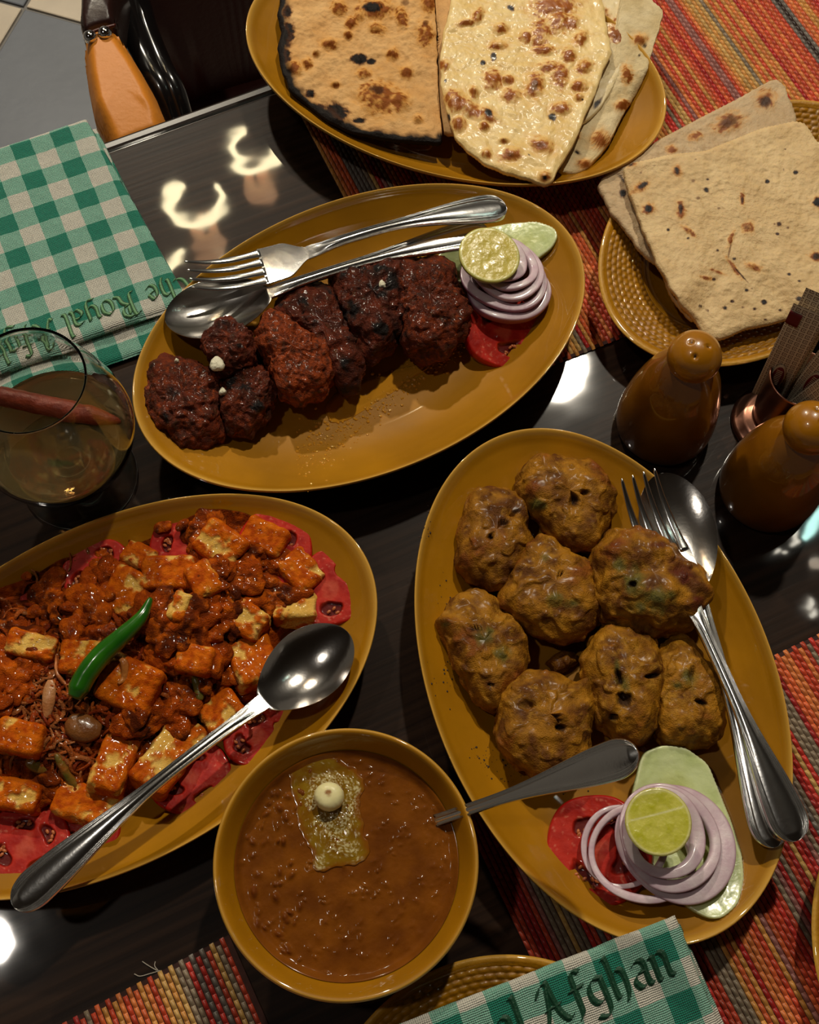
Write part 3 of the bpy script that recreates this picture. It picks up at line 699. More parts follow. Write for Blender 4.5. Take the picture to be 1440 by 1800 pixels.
strip = [(770, 40), (785, 20), (792, -20), (795, -80), (765, -90), (764, 0), (768, 60), (773, 130), (775, 200), (778, 249), (792, 250), (797, 238), (780, 200), (776, 120)]
bread('tandoori_roti', 'narrow torn strip of roti between the charred half and the butter naan', [(x, y, .0305) for x, y in strip], .004, rgb(226, 184, 128), rgb(206, 156, 96), [(790, 246, 8)], seed=4, edge_char=lambda x, y: 0.15 + 0 * x, n=200, rings=40)
n3 = [(1113, -40), (1140, -10), (1168, 18), (1160, 50), (1148, 85), (1140, 118), (1118, 165), (1100, 192), (1072, 250), (1035, 295), (1012, 305), (985, 302), (975, 290), (1000, 240), (1030, 180), (1060, 120), (1085, 40), (1090, -30)]
bread('naan', 'pale naan wedge lowest on the right of the stack', [(x, y, .0275 + .007 * (y < 150)) for x, y in n3], .0045, rgb(226, 208, 168), rgb(196, 172, 124),
      [(1125, 70, 12, 10), (1102, 130, 10, 16), (1055, 245, 18, 14), (1095, 185, 12, 9), (1028, 288, 14, 8), (1012, 235, 8)], [(1015, 268, 7, 4, 40), (1133, 80, 4), (1124, 97, 2.5)], seed=8, m=BREAD, n=260, rings=70)
n2 = [(1000, -60), (1060, -80), (1118, -40), (1116, 20), (1113, 60), (1100, 110), (1080, 150), (1055, 190), (1035, 210), (1010, 222), (990, 200), (1000, 120), (980, 40)]
bread('naan', 'pale buttered naan layer tucked behind the top naan', [(x, y, .0325) for x, y in n2], .004, rgb(232, 214, 170), rgb(206, 182, 130),
      [(1050, 20, 20, 10, 20), (1082, 60, 14, 22), (1030, 130, 10)], [(1050, 182, 12, 5, -50)], seed=9, m=BUTTERED, n=240, rings=60)
n1 = [(775, 78), (780, 50), (792, 10), (800, -60), (900, -90), (1005, -80), (1060, -10), (1070, 60), (1078, 90), (1062, 118), (1048, 160), (1028, 205), (1008, 255), (985, 290), (972, 318), (958, 325), (935, 314), (885, 300), (845, 282), (815, 256), (798, 238), (788, 200), (776, 160), (774, 120)]
bread('naan', 'butter naan with large golden blisters, on top of the stack', [(x, y, .0400 - .002 * (y > 220) - .002 * (y < 0)) for x, y in n1], .0045, rgb(246, 220, 160), rgb(226, 188, 112),
      [(940, 150, 14, 24, 15), (898, 168, 16, 12), (868, 140, 16, 18), (893, 140, 12, 8), (984, 132, 14, 20), (965, 118, 18, 10), (1000, 98, 12, 12), (1027, 118, 14, 10, -20), (950, 58, 16, 26, 10), (975, 10, 38, 22), (985, 38, 20, 20), (955, 88, 18, 9), (875, 80, 16, 7), (1018, 152, 14, 10), (986, 190, 16, 10), (952, 255, 20, 12, 25), (897, 272, 18, 11, -10), (800, 178, 16, 22, -40), (825, 190, 30, 12, 30), (855, 203, 18, 12, 30), (806, 218, 12, 12), (855, 270, 8), (880, 50, 12, 8), (925, 65, 10), (1018, 172, 7), (852, 222, 8), (822, 40, 16, 6, -10), (840, 28, 8, 14, 30), (833, 163, 7, 9), (1020, 68, 10, 14, 40), (780, 115, 10, 9), (958, 312, 10), (886, 248, 8, 4), (1005, 40, 12)],
      [(868, 100, 6, 9), (971, 206, 9, 7, 20), (787, 208, 6, 8), (859, 198, 7, 9, -30), (849, 110, 5), (898, 14, 8, 6, 30), (1024, 175, 2.5), (958, 312, 5), (940, 150, 8, 14, 15, .6), (952, 255, 8, 5, 0, .5), (897, 272, 8, 5, 0, .5), (783, 142, 3), (930, 272, 2)],
      seed=12, m=BUTTERED, n=460, rings=150, amp=.0014, blis=1.1, edge=.0035, brown=rgb(158, 86, 24))
for nm, (x, y, rx, ry), h in (('naan', (895, 232, 38, 22), .033),):
    pass

# two rotis folded into wedges on the small embossed plate
r2 = [(1050, 325), (1060, 308), (1085, 290), (1160, 242), (1230, 205), (1300, 170), (1350, 142), (1366, 135), (1382, 150), (1392, 180), (1402, 205), (1380, 300), (1300, 420), (1235, 560), (1216, 562), (1180, 520), (1162, 470), (1128, 440), (1100, 400), (1075, 372)]
bread('folded_roti', 'lower folded roti whose brown-spotted corner shows behind the upper one', [(x, y, .030 + .002 * (y < 300)) for x, y in r2], .005, rgb(206, 180, 142), rgb(186, 156, 116),
      [(1346, 172, 18, 20), (1282, 215, 30, 17, -20), (1222, 240, 14, 9, -20), (1180, 262, 11, 7)], [(1345, 178, 13, 12, 0, .75), (1282, 214, 22, 12, -20, .6), (1095, 340, 7, 9), (1092, 312, 14, 3, 50)], seed=21, m=ROTI, group='folded rotis on the small plate', blis=.3, amp=.0012, n=330, rings=90)
r2b = [(1060, 330), (1072, 322), (1095, 335), (1120, 400), (1150, 470), (1190, 530), (1215, 565), (1232, 580), (1215, 572), (1180, 525), (1150, 480), (1110, 420), (1080, 370)]
r1 = [(1098, 292), (1110, 284), (1180, 268), (1240, 262), (1290, 242), (1340, 222), (1400, 210), (1416, 212), (1430, 235), (1455, 262), (1500, 330), (1520, 420), (1500, 520), (1440, 548), (1390, 558), (1350, 568), (1310, 576), (1280, 590), (1265, 594), (1240, 585), (1225, 565), (1190, 520), (1160, 470), (1130, 400), (1112, 350), (1100, 315)]
tiny = [(float(x), float(y), r, r * .8, 0, st) for x, y, r, st in [(1399, 303, 5, 1), (1349, 319, 5, 1), (1242, 334, 6, 1), (1244, 315, 3, .8), (1175, 404, 3.5, .9), (1210, 419, 3, .8), (1378, 298, 2, .6), (1262, 440, 3, .8), (1291, 455, 4, .9), (1388, 482, 4, .9), (1405, 494, 3, .8), (1313, 510, 4, .9), (1344, 531, 6, 1), (1275, 541, 5, 1), (1287, 530, 4, .8), (1231, 538, 3, .8), (1255, 491, 4, .8), (1327, 543, 4, .8), (1372, 545, 3, .8), (1244, 546, 3, .8), (1370, 394, 6, .8), (1367, 411, 4, .8), (1385, 400, 3, .6), (1306, 540, 3, .6), (1346, 562, 3, .7), (1219, 318, 4, .5), (1228, 348, 4, .5), (1264, 366, 3, .5), (1223, 280, 2, .6), (1405, 525, 7, .9), (1150, 292, 2, .6), (1127, 303, 3, .6), (1380, 262, 2.5, .7), (1322, 507, 2, .5), (1362, 394, 3, .5)]]
bread('folded_roti', 'upper soft roti folded into a wedge with many small brown specks', [(x, y, .0390 + .001 * (y < 300) - .007 * (y > 555)) for x, y in r1], .0055, rgb(226, 196, 146), rgb(206, 172, 120),
      [(1140, 367, 12, 11), (1190, 300, 9, 12, -15), (1125, 330, 20, 8, -30), (1108, 287, 10, 8), (1198, 370, 9, 18, -5), (1305, 350, 5, 12), (1315, 400, 12, 10, -40), (1435, 450, 14, 10), (1440, 355, 12, 12), (1325, 468, 18, 7, 20), (1242, 488, 14, 4, 15), (1210, 405, 18, 5, 35), (1285, 420, 5, 16, 20), (1262, 478, 14, 3, 20), (1290, 470, 4, 24, -35)],
      [(1140, 366, 8, 8), (1190, 299, 5, 9, -15, .9), (1130, 326, 11, 5, -30, .9), (1108, 287, 8, 6, 0, .9), (1197, 366, 5, 11, 0, .8), (1305, 352, 3, 8, 0, .7), (1437, 355, 8, 10), (1436, 450, 9, 8, 0, .8), (1302, 482, 22, 1.6, 48, .8), (1283, 440, 2, 16, 12, .5), (1313, 400, 7, 6, -40, .4)] + tiny,
      seed=25, m=ROTI, group='folded rotis on the small plate', blis=.25, amp=.0012, n=440, rings=140, edge=.004)
r1b = [(1100, 300), (1112, 350), (1130, 400), (1160, 470), (1190, 520), (1225, 565), (1262, 592), (1262, 600), (1215, 572), (1180, 525), (1150, 475), (1120, 405), (1100, 350), (1092, 315)]

# ================================================================== salad garnish
ONION = mat('red_onion', rough=.4, attr=True, sss=.2, sss_rad=(.004, .003, .003), coat=.3, coat_rough=.12, bump=[(600, .00015)])
CUC = mat('cucumber_flesh', rough=.3, attr=True, sss=.3, sss_rad=(.006, .006, .003), coat=.3, coat_rough=.15, bump=[(500, .0002)])
TOM = mat('tomato_flesh', rough=.5, spec=.2, attr=True, coat=.6, coat_rough=.06, bump=[(400, .00025)])
SEED = mat('tomato_seed', rgb(186, 104, 58), rough=.3, coat=.6)
LIME = mat('lime_flesh', rough=.28, attr=True, sss=.2, sss_rad=(.005, .005, .001), coat=.4, coat_rough=.12, bump=[(700, .0002)])
def frame(nrm):
    n = np.array(nrm, float); n /= np.linalg.norm(n); a = np.cross([0, 1, 0], n); a /= np.linalg.norm(a); return a, np.cross(n, a), n
def onion_ring(c, R, w, h, nrm, label, group, ecc=1.0, ang=0.0, seed=0, dark=.5):
    a, b, n = frame(nrm); N, K = 96, 20; V = np.zeros((N, K, 3)); C = np.zeros((N, K, 3))
    th = np.arange(N) / N * 2 * pi; q = np.arange(K) / K * 2 * pi
    sx = np.sign(np.cos(q)) * np.abs(np.cos(q)) ** .5; sz = np.sign(np.sin(q)) * np.abs(np.sin(q)) ** .5
    for i, t in enumerate(th):
        rr = R * (1 + .035 * math.sin(2 * t + seed) + .02 * math.sin(3 * t + seed * 2)); ww = w * (1 + .15 * math.sin(2 * t + seed * 3)); hh = h * (1 + .12 * math.sin(t + seed))
        e = np.array([math.cos(t + ang), math.sin(t + ang)]); x = rr * ecc if True else rr
        rad = rr - ww / 2 + sx * ww / 2 + sz * ww * .12
        px = rad * math.cos(t) * ecc; py = rad * math.sin(t)
        X = px * math.cos(ang) - py * math.sin(ang); Y = px * math.sin(ang) + py * math.cos(ang)
        V[i] = np.array(c) + X[:, None] * a + Y[:, None] * b + (sz * hh / 2 + .0008 * math.sin(3 * t + seed))[:, None] * n
    out = sm(.55, .95, sx)[None] * np.ones((N, 1)); k = fbm(V, .006, 3, seed)
    base = lerp(rgb(222, 204, 208), rgb(200, 166, 182), np.clip(.4 + k, 0, 1))
    C = lerp(base, lerp(rgb(150, 78, 112), rgb(116, 46, 84), np.clip(.4 + k, 0, 1)), out * dark)
    return tag(grid('onion_ring', V, ONION, None, wu=True, wv=True, col=C), label, 'onion', group)
def tomato(c, R, nrm, label, group, seed=1, thick=.0065, ecc=1.0, nl=4, full=0.0):
    a, b, n = frame(nrm); t = thing('tomato_slice', np.array(c) - n * thick, label, 'tomato', group); N, K = 150, 56; th = np.arange(N) / N * 2 * pi
    r = np.linspace(0, 1, K); RR, TH = np.meshgrid(r, th, indexing='ij'); wob = 1 + .03 * np.sin(2 * TH + seed) + .02 * np.sin(5 * TH + seed)
    # seed chambers around a pale core
    X0 = np.stack([RR * np.cos(TH), RR * np.sin(TH), 0 * RR + seed], -1); nz = fbm(X0, .35, 3, seed)
    cen = [(2 * pi * k / nl + seed * 1.7 + .3 * math.sin(k * 5 + seed), .54 + .06 * math.sin(k * 3 + seed), .17 + .03 * math.sin(k * 7 + seed)) for k in range(nl)]
    loc = np.zeros(RR.shape)
    for a0_, r0_, w0_ in cen:
        dt = (TH - a0_ + pi) % (2 * pi) - pi; e_ = np.sqrt(((RR - r0_) / w0_) ** 2 + (dt * RR / (w0_ * 1.7)) ** 2) + .5 * nz; loc = np.maximum(loc, sm(1.1, .8, e_))
    edge = np.clip((1 - RR) * R / .0016, 0, 1); z = -thick * .35 * (1 - np.sqrt(1 - (1 - edge) ** 2)) - .0018 * loc + .0003 * nz
    X = RR * np.cos(TH) * R * wob * ecc; Y = RR * np.sin(TH) * R * wob
    T = np.array(c) + X[..., None] * a + Y[..., None] * b + z[..., None] * n
    fl = lerp(rgb(190, 44, 28), rgb(158, 22, 13), np.clip(.5 + nz * 1.6, 0, 1)); fl = lerp(fl, rgb(196, 92, 66), sm(.30, .05, RR + .35 * nz) * .5); pk = fbm(X0, .09, 2, seed + 4); fl = lerp(fl, rgb(214, 120, 96), sm(.25, .5, pk) * .6 * sm(.3, .6, RR))
    
    fl = lerp(fl, rgb(92, 14, 8), loc); fl = lerp(fl, rgb(178, 22, 16), sm(.93, .975, RR))
    Bv = T[::-1][:, :, :].copy(); lo = np.array(c) + (X[::-1] * .985)[..., None] * a + (Y[::-1] * .985)[..., None] * b - thick * n
    V = np.concatenate([T, lo[0:1], lo[-1:]], 0); Cc = np.concatenate([fl, np.tile(rgb(176, 20, 15), (2, N, 1))], 0)
    grid('flesh', V, TOM, t, wv=True, col=Cc)
    # seeds
    rs = np.random.RandomState(int(seed * 10) + 3); Vs = []; Fs = []; cnt = 0
    while cnt < 5 * nl:
        a0_, r0_, w0_ = cen[rs.randint(nl)]; rr = r0_ + rs.uniform(-.6, .6) * w0_; tt = a0_ + rs.uniform(-.7, .7) * w0_ * 1.6 / rr
        cnt += 1
        q = np.array(c) + rr * R * (math.cos(tt) * ecc * a + math.sin(tt) * b) - n * .0008; o1 = rs.uniform(0, pi); d1 = a * math.cos(o1) + b * math.sin(o1); d2 = np.cross(n, d1)
        ph = np.arange(6) / 6 * 2 * pi; base = len(Vs)
        for rad, zz in ((1, 0), (.7, .7)):
            for p_ in ph: Vs.append(q + d1 * math.cos(p_) * .0013 * rad + d2 * math.sin(p_) * .0008 * rad + n * zz * .0006)
        Fs += [(base + i, base + (i + 1) % 6, base + 6 + (i + 1) % 6, base + 6 + i) for i in range(6)] + [tuple(base + 6 + i for i in range(6))]
    o = build('seeds', Vs, Fs, SEED, t); o['kind'] = 'stuff'
    return t
def cucumber(pts, thick, label, seed=1, hc=None):
    t_pts = PP(pts); V, D = slab(t_pts, thick, 220, 60, hc, .022, .0016, bump=lambda T, d: .0004 * fbm(T, .006, 3, seed), under=True)
    mx = D.max(); k = fbm(V, .010, 3, seed); c = lerp(rgb(216, 226, 172), rgb(196, 210, 142), np.clip(.5 + .9 * k, 0, 1))
    core = sm(mx * .35, mx * .75, D + .003 * k); c = lerp(c, rgb(196, 204, 120), core * .6); sd = sm(.25, .5, fbm(V, .0035, 2, seed + 4)) * core; c = lerp(c, rgb(168, 178, 96), sd * .5)
    c = lerp(c, rgb(214, 222, 170), sm(.0022, .0010, D)); c = lerp(c, rgb(96, 124, 44), sm(.0006, .0001, D) * .8)
    return tag(grid('cucumber_slice', V, CUC, None, wv=True, col=c), label, 'cucumber', 'cucumber slices')
def lime(c, R, nrm, label, seed=1, ecc=1.0, lines=((0.5, .2, .5),), flesh=(rgb(206, 196, 84), rgb(186, 180, 58))):
    a, b, n = frame(nrm); t = thing('lime_half', np.array(c) - n * R * .6, label, 'lime', 'cut limes on the onions'); N, K = 110, 44; th = np.arange(N) / N * 2 * pi
    r = np.linspace(0, 1, K); RR, TH = np.meshgrid(r, th, indexing='ij'); X = RR * np.cos(TH) * R * ecc; Y = RR * np.sin(TH) * R
    P3 = np.stack([X, Y, 0 * X + seed * .01], -1); nz = fbm(P3, .006, 3, seed); nf = fbm(P3, .0016, 2, seed)
    fl = lerp(flesh[0], flesh[1], np.clip(.5 + nz, 0, 1)); fl = lerp(fl, rgb(222, 214, 130), np.clip(nf * .5, 0, .4))
    for nx, off, st in lines:
        d = X / R * math.cos(nx) + Y / R * math.sin(nx) - off + .05 * np.sin(Y / R * 4); fl = lerp(fl, rgb(232, 228, 168), np.exp(-(d / .03) ** 2) * st)
    fl = lerp(fl, rgb(220, 214, 140), sm(.88, .94, RR)); fl = lerp(fl, rgb(186, 176, 70), sm(.965, .99, RR))
    z = .0004 * nz - .0006 * sm(.94, 1, RR) ** 2; V = np.array(c) + X[..., None] * a + Y[..., None] * b + z[..., None] * n
    grid('flesh', V, LIME, t, wv=True, col=fl)
    ph = np.linspace(0, pi / 2 * .98, 24); S = np.array([[np.array(c) + R * math.cos(p_) * (math.cos(q) * ecc * a + math.sin(q) * b) - n * (R * .62 * math.sin(p_) + .0006) for q in th] for p_ in ph]); S = np.concatenate([S, np.repeat(S[-1:].mean(1, keepdims=True), N, 1)], 0)
    grid('rind', S, LIME, t, wv=True, col=lerp(rgb(176, 168, 60), rgb(138, 146, 48), np.clip(.5 + fbm(S, .006, 3, 2), 0, 1)), flip=True)
# on the kebab platter
GA, GB = 'onion rings on the kebab platter', 'onion rings on the fritter platter'
cucumber([(760, 470, .020), (765, 450, .021), (800, 425, .022), (850, 400, .023), (900, 390, .026), (945, 388, .030), (975, 398, .033), (983, 412, .033), (972, 434, .031), (945, 455, .027), (900, 480, .022), (850, 495, .019), (800, 495, .018)], .004, 'pale green cucumber slice under the onion rings of the kebab platter', 5)
tomato(P(887, 582, .021), .0222, (.22, -.25, 1), 'tomato slice under the onion rings of the kebab platter', 'tomato slices', seed=1.2, nl=2, ecc=1.0)
tl = (.10, .06, 1)
for k, (x, y, h, R, w, hh, lab) in enumerate([(893, 512, .0275, .0225, .0060, .0070, 'lowest and broadest purple onion ring on the kebab platter, right above the tomato slice'), (886, 490, .0320, .0232, .0056, .0046, 'broad purple-edged onion ring second from below on the kebab platter'), (890, 474, .0357, .0208, .0050, .0040, 'middle onion ring in the stack on the kebab platter'), (892, 466, .0383, .0172, .0048, .0040, 'onion ring nested inside the broader ones on the kebab platter'), (884, 460, .0408, .0138, .0052, .0038, 'small onion ring right under the cut lime on the kebab platter')]):
    onion_ring(P(x, y, h), R, w, hh, tl, lab, GA, ecc=1.02, seed=k + 1.0, dark=.9 if k < 2 else .45)
lime(P(861, 447, .050), .0168, (.14, -.10, 1), 'pale yellow cut lime half on the onion rings of the kebab platter', 2, ecc=1.02, lines=(), flesh=(rgb(214, 196, 96), rgb(196, 176, 66)))
# on the fritter platter
cucumber([(1130, 1322, .030), (1165, 1308, .030), (1205, 1312, .029), (1245, 1340, .028), (1270, 1400, .026), (1290, 1450, .026), (1306, 1500, .027), (1310, 1545, .029), (1300, 1590, .032), (1272, 1615, .033), (1250, 1617, .033), (1215, 1600, .030), (1170, 1560, .026), (1120, 1480, .024), (1110, 1400, .026)], .0045, 'large pale green cucumber slice on the fritter platter', 7, hc=.026)
tomato(P(1052, 1492, .024), .0265, (-.16, .02, 1), 'tomato slice under the onion rings of the fritter platter', 'tomato slices', seed=2.4, nl=4, ecc=.92, thick=.0075)
for k, (x, y, h, R, w, hh, lab) in enumerate([(1096, 1488, .0300, .0195, .0026, .0030, 'thin onion ring lying over the tomato slice, leftmost on the fritter platter'), (1128, 1500, .0330, .0235, .0034, .0034, 'wide pale onion ring reaching lowest on the fritter platter'), (1188, 1482, .0330, .0270, .0078, .0040, 'broad lilac onion ring, rightmost on the fritter platter'), (1176, 1472, .0372, .0238, .0052, .0034, 'onion ring in the middle of the stack on the fritter platter'), (1166, 1464, .0408, .0200, .0056, .0034, 'onion ring around the lime on the fritter platter')]):
    onion_ring(P(x, y, h), R, w, hh, (.03 * (k - 2), .04, 1), lab, GB, ecc=1.0, seed=k + 7.0, dark=.55)
lime(P(1158, 1444, .0560), .0150, (0, -.05, 1), 'yellow-green cut lime half with a pale line across, on the fritter platter', 5, ecc=1.0, lines=((1.9, .25, .9), (1.75, .85, .5)), flesh=(rgb(214, 208, 96), rgb(186, 184, 44)))

# ================================================================== kebab pieces
KEB = mat('charred_spiced_meat', rough=.65, attr=True, coat=.16, coat_rough=.14, bump=[(1600, .0009), (700, .0008)], spec=.2)
def kebab(pts, base, H, seed, label, sm_=1.04, reddish=.5, power=.6):
    V, f1, f2, z = blob(pts, base, H, seed, n=190, k=110, amp=.0048, size=.015, amp2=.0012, size2=.0030, shrink=sm_, power=power, lump=lambda V: .0026 * fbm(V + .003 * fbm(V, .01, 2, seed)[..., None], .0095, 3, seed + 2, True) - .0010)
    g = fbm(V, .007, 4, seed + 20); g2 = fbm(V, .0026, 3, seed + 30)
    c = lerp(rgb(104, 38, 14), rgb(52, 20, 10), np.clip(.5 + 1.1 * g, 0, 1)); c = lerp(c, rgb(164, 70, 20), np.clip(g2 * 1.2 - .1 + 1.1 * (reddish - .5), 0, .8)); c = lerp(c, rgb(84, 66, 34), np.clip(-g2 * 1.2 - .25, 0, .5))
    ch = sm(.15, .5, fbm(V, .012, 3, seed + 40) + .3 * g2 + (.5 - reddish) * .6); c = lerp(c, rgb(22, 14, 12), ch)
    o = grid('kebab_piece', V, KEB, None, wv=True, col=c); return tag(o, label, 'meat', 'kebab pieces in a row')
kb = .010
kebab([(258, 655), (280, 638), (310, 636), (345, 648), (372, 662), (398, 690), (395, 730), (392, 765), (365, 785), (325, 792), (292, 765), (262, 725)], kb, .026, 31, 'dark red kebab piece at the far left end of the row, with a deep fold', reddish=.6)
kebab([(372, 590), (385, 572), (405, 568), (428, 580), (444, 604), (446, 640), (425, 655), (390, 660), (368, 640), (362, 615)], .020, .024, 32, 'small kebab piece with white crumbs, raised behind the left end', reddish=.45)
kebab([(395, 665), (420, 640), (455, 640), (482, 668), (486, 705), (470, 735), (440, 765), (405, 762), (388, 720)], kb, .024, 33, 'kebab piece second from the left end along the front', reddish=.5)
kebab([(448, 585), (462, 565), (495, 560), (525, 585), (560, 608), (588, 632), (590, 668), (570, 700), (530, 712), (495, 700), (478, 660), (452, 625)], .013, .028, 34, 'brightest orange-red kebab piece near the middle of the row', reddish=.95)
kebab([(480, 560), (510, 515), (535, 502), (565, 510), (590, 535), (610, 565), (625, 600), (640, 650), (632, 685), (600, 692), (575, 650), (545, 605), (500, 580)], kb, .028, 35, 'long brown kebab piece just right of the orange-red one', reddish=.35)
kebab([(582, 500), (600, 488), (640, 472), (680, 462), (712, 478), (722, 520), (712, 575), (690, 615), (655, 640), (625, 620), (600, 570)], kb, .032, 36, 'blackened kebab piece second from the right end', reddish=.15)
kebab([(690, 490), (715, 468), (760, 463), (795, 480), (812, 520), (820, 560), (812, 600), (780, 628), (745, 638), (712, 620), (700, 570), (692, 530)], kb, .032, 37, 'plump red-brown kebab piece at the right end beside the onions', reddish=.6)
CRUMB = mat('white_crumb', rgb(222, 216, 190), rough=.6, bump=[(800, .0004)])
for k, (x, y, h, r) in enumerate([(382, 642, .044, 16), (392, 690, .036, 8), (672, 502, .043, 9), (311, 636, .036, 5)]):
    ph = np.arange(12) / 12 * 2 * pi; pts = [(x + r * .9 * math.cos(p_), y + r * (.8 + .2 * math.sin(3 * p_)) * math.sin(p_)) for p_ in ph]
    V, *_ = blob(pts, h - .004, .0045, 50 + k, n=40, k=24, amp=.0007, size=.003, amp2=.0003, size2=.001)
    tag(grid('cheese_crumb', V, CRUMB, None, wv=True), ['largest white crumb, on the small raised kebab piece', 'white crumb between the two front left kebab pieces', 'white crumb on the blackened kebab piece', 'tiny white crumb on the leftmost kebab piece'][k], 'crumb', 'white crumbs on the kebabs')
# oil that ran out of the kebabs
OIL = mat('cooking_oil', rgb(196, 134, 34), rough=.05, coat=1, coat_rough=.03, spec=.8)
def platter_z(cx, cy, ang, a=.133, b=.0852, z=.0024):
    pr = np.array([(0, .0072), (.4, .0073), (.52, .0076), (.60, .0088), (.68, .0112), (.76, .0150), (.84, .0198), (.90, .0238), (.95, .0275), (.975, .0300), (1.0, .0320)])
    def f(x, y):
        u = (x - cx) * math.cos(ang) + (y - cy) * math.sin(ang); v = -(x - cx) * math.sin(ang) + (y - cy) * math.cos(ang)
        return TZ + z + np.interp(np.sqrt((u / a) ** 2 + (v / b) ** 2), pr[:, 0], pr[:, 1])
    return f
KZ = platter_z(-.03, .3457, .551); FZ = platter_z(.0965, .1620, -1.2234); NZ = platter_z(-.1374, .1411, .5738, a=.137, z=0)
def drops(n, gen, zf, rmin, rmax, m, name, label, cat, seed):
    r = np.random.RandomState(seed); Vs = []; Fs = []
    for _ in range(n):
        x, y = gen(r); q = P(x, y, .012)
        for __ in range(3): q = P(x, y, zf(q[0], q[1]) - TZ)
        rad = rmin + (rmax - rmin) * r.rand() ** 2.5; b0 = len(Vs); K = 8
        for rr, zz in ((1, 0), (.92, .28), (.6, .5)):
            for i in range(K): t = i / K * 2 * pi; Vs.append(q + np.array([math.cos(t) * rad * rr, math.sin(t) * rad * rr, zz * rad + .0001]))
        for L in (0, 1): Fs += [(b0 + L * K + i, b0 + L * K + (i + 1) % K, b0 + (L + 1) * K + (i + 1) % K, b0 + (L + 1) * K + i) for i in range(K)]
        Fs.append(tuple(b0 + 2 * K + i for i in range(K)))
    o = build(name, Vs, Fs, m); return tag(o, label, cat, None, 'stuff')
def gk(r):
    t = r.rand(); x = 520 + 300 * t; y = 800 - 205 * t ** 1.05 + r.normal() * (22 * (1 - t) + 10); return x, y
drops(900, gk, KZ, .00025, .0011, OIL, 'oil_droplets', 'tiny shiny oil droplets spread along the front of the kebab platter', 'oil', 3)
V, D = slab([np.array([*P(x, y, .010)[:2], TZ + .0102]) for x, y in [(590, 690), (640, 665), (690, 650), (740, 640), (770, 640), (720, 665), (690, 690), (650, 715), (610, 740), (580, 745), (570, 715)]], .0004, 160, 24, smooth=.01, edge=.001)
V[:, :, 2] = KZ(V[:, :, 0], V[:, :, 1]) + .0006 * np.concatenate([np.ones((24,)), np.zeros(len(V) - 24)])[:, None] * sm(0, .003, D)
tag(grid('oil_pool', V, OIL, None, wv=True), 'shallow glossy pool of oil in front of the kebab pieces', 'oil')

# ================================================================== fritters (pakora)
PAK = mat('fried_batter', rough=.6, spec=.2, attr=True, coat=.14, coat_rough=.22, bump=[(600, .0006), (1500, .0005)], mottle=(260, .16))
def fritter(pts, H, seed, label, green=(), holes=(), base=.0095, bright=.5, amp=.0026, red=()):
    def lump(V):
        d = 0
        if holes: d = d - .0045 * spots(V, holes, .35, .003, seed, soft=.6)
        w = V + .004 * fbm(V, .012, 2, seed + 1)[..., None]; return d + .0012 * sm(.10, .5, fbm(V, .0060, 1, seed + 6)) + .0007 * fbm(V, .012, 1, seed + 8, True)
    V, f1, f2, z = blob(pts, base, H, seed, n=210, k=120, amp=amp * 1.5, size=.021, amp2=.0002, size2=.0030, shrink=1.02, power=.55, lump=lump)
    g = fbm(V, .010, 4, seed + 10); g2 = fbm(V, .0035, 3, seed + 15)
    c = lerp(rgb(160, 106, 18), rgb(94, 52, 8), np.clip(.5 + 1.7 * g - (bright - .5), 0, 1)); c = lerp(c, rgb(186, 134, 40), np.clip(g2 * 1.3 + (bright - .6), 0, .7))
    rim = sm(.1, .55, f1 + .4 * g2); c = lerp(c, rgb(122, 54, 12), rim * .7); c = lerp(c, rgb(112, 62, 26), sm(.35, .05, z) * 0.0 + 0 * z)
    if green: gr = spots(V, green, .8, .005, seed + 3, soft=.8); c = lerp(c, lerp(rgb(112, 104, 40), rgb(52, 60, 26), np.clip(gr - .4 + g2, 0, 1)), np.clip(gr * .85, 0, 1))
    if red: rd = spots(V, red, .6, .004, seed + 8, soft=.7); c = lerp(c, rgb(84, 28, 16), rd * .85)
    if holes: hh = spots(V, holes, .35, .003, seed, soft=.4); c = lerp(c, rgb(44, 24, 12), hh * .95)
    return tag(grid('fritter', V, PAK, None, wv=True, col=c), label, 'fritter', 'fried fritters on the platter')
fritter([(908, 850), (915, 825), (945, 810), (985, 812), (1030, 825), (1060, 850), (1078, 880), (1072, 910), (1062, 940), (1050, 968), (1010, 970), (980, 962), (955, 930), (925, 900), (908, 875)], .030, 61, 'fritter at the top of the platter with one dark hole', [(945, 888, 16, 14)], [(1011, 880, 9, 12), (1030, 866, 8, 5)], base=.012)
fritter([(825, 885), (845, 868), (868, 866), (905, 870), (928, 890), (930, 930), (932, 965), (915, 1010), (890, 1040), (860, 1048), (820, 1015), (804, 995), (805, 950), (812, 915)], .028, 62, 'upright fritter at the upper left with two small holes', [], [(886, 918, 10, 6), (908, 898, 10, 5, -20), (862, 944, 6)], bright=.35)
fritter([(880, 1050), (905, 1010), (925, 970), (955, 950), (985, 965), (1015, 985), (1035, 1010), (1052, 1045), (1055, 1090), (1025, 1120), (985, 1132), (940, 1120), (905, 1098), (882, 1072)], .032, 63, 'fritter in the middle of the platter, ringed by the others', [(1008, 1060, 14, 10), (975, 1052, 14), (958, 980, 9, 9, 0, .7)], [(984, 1010, 6, 3, -20)])
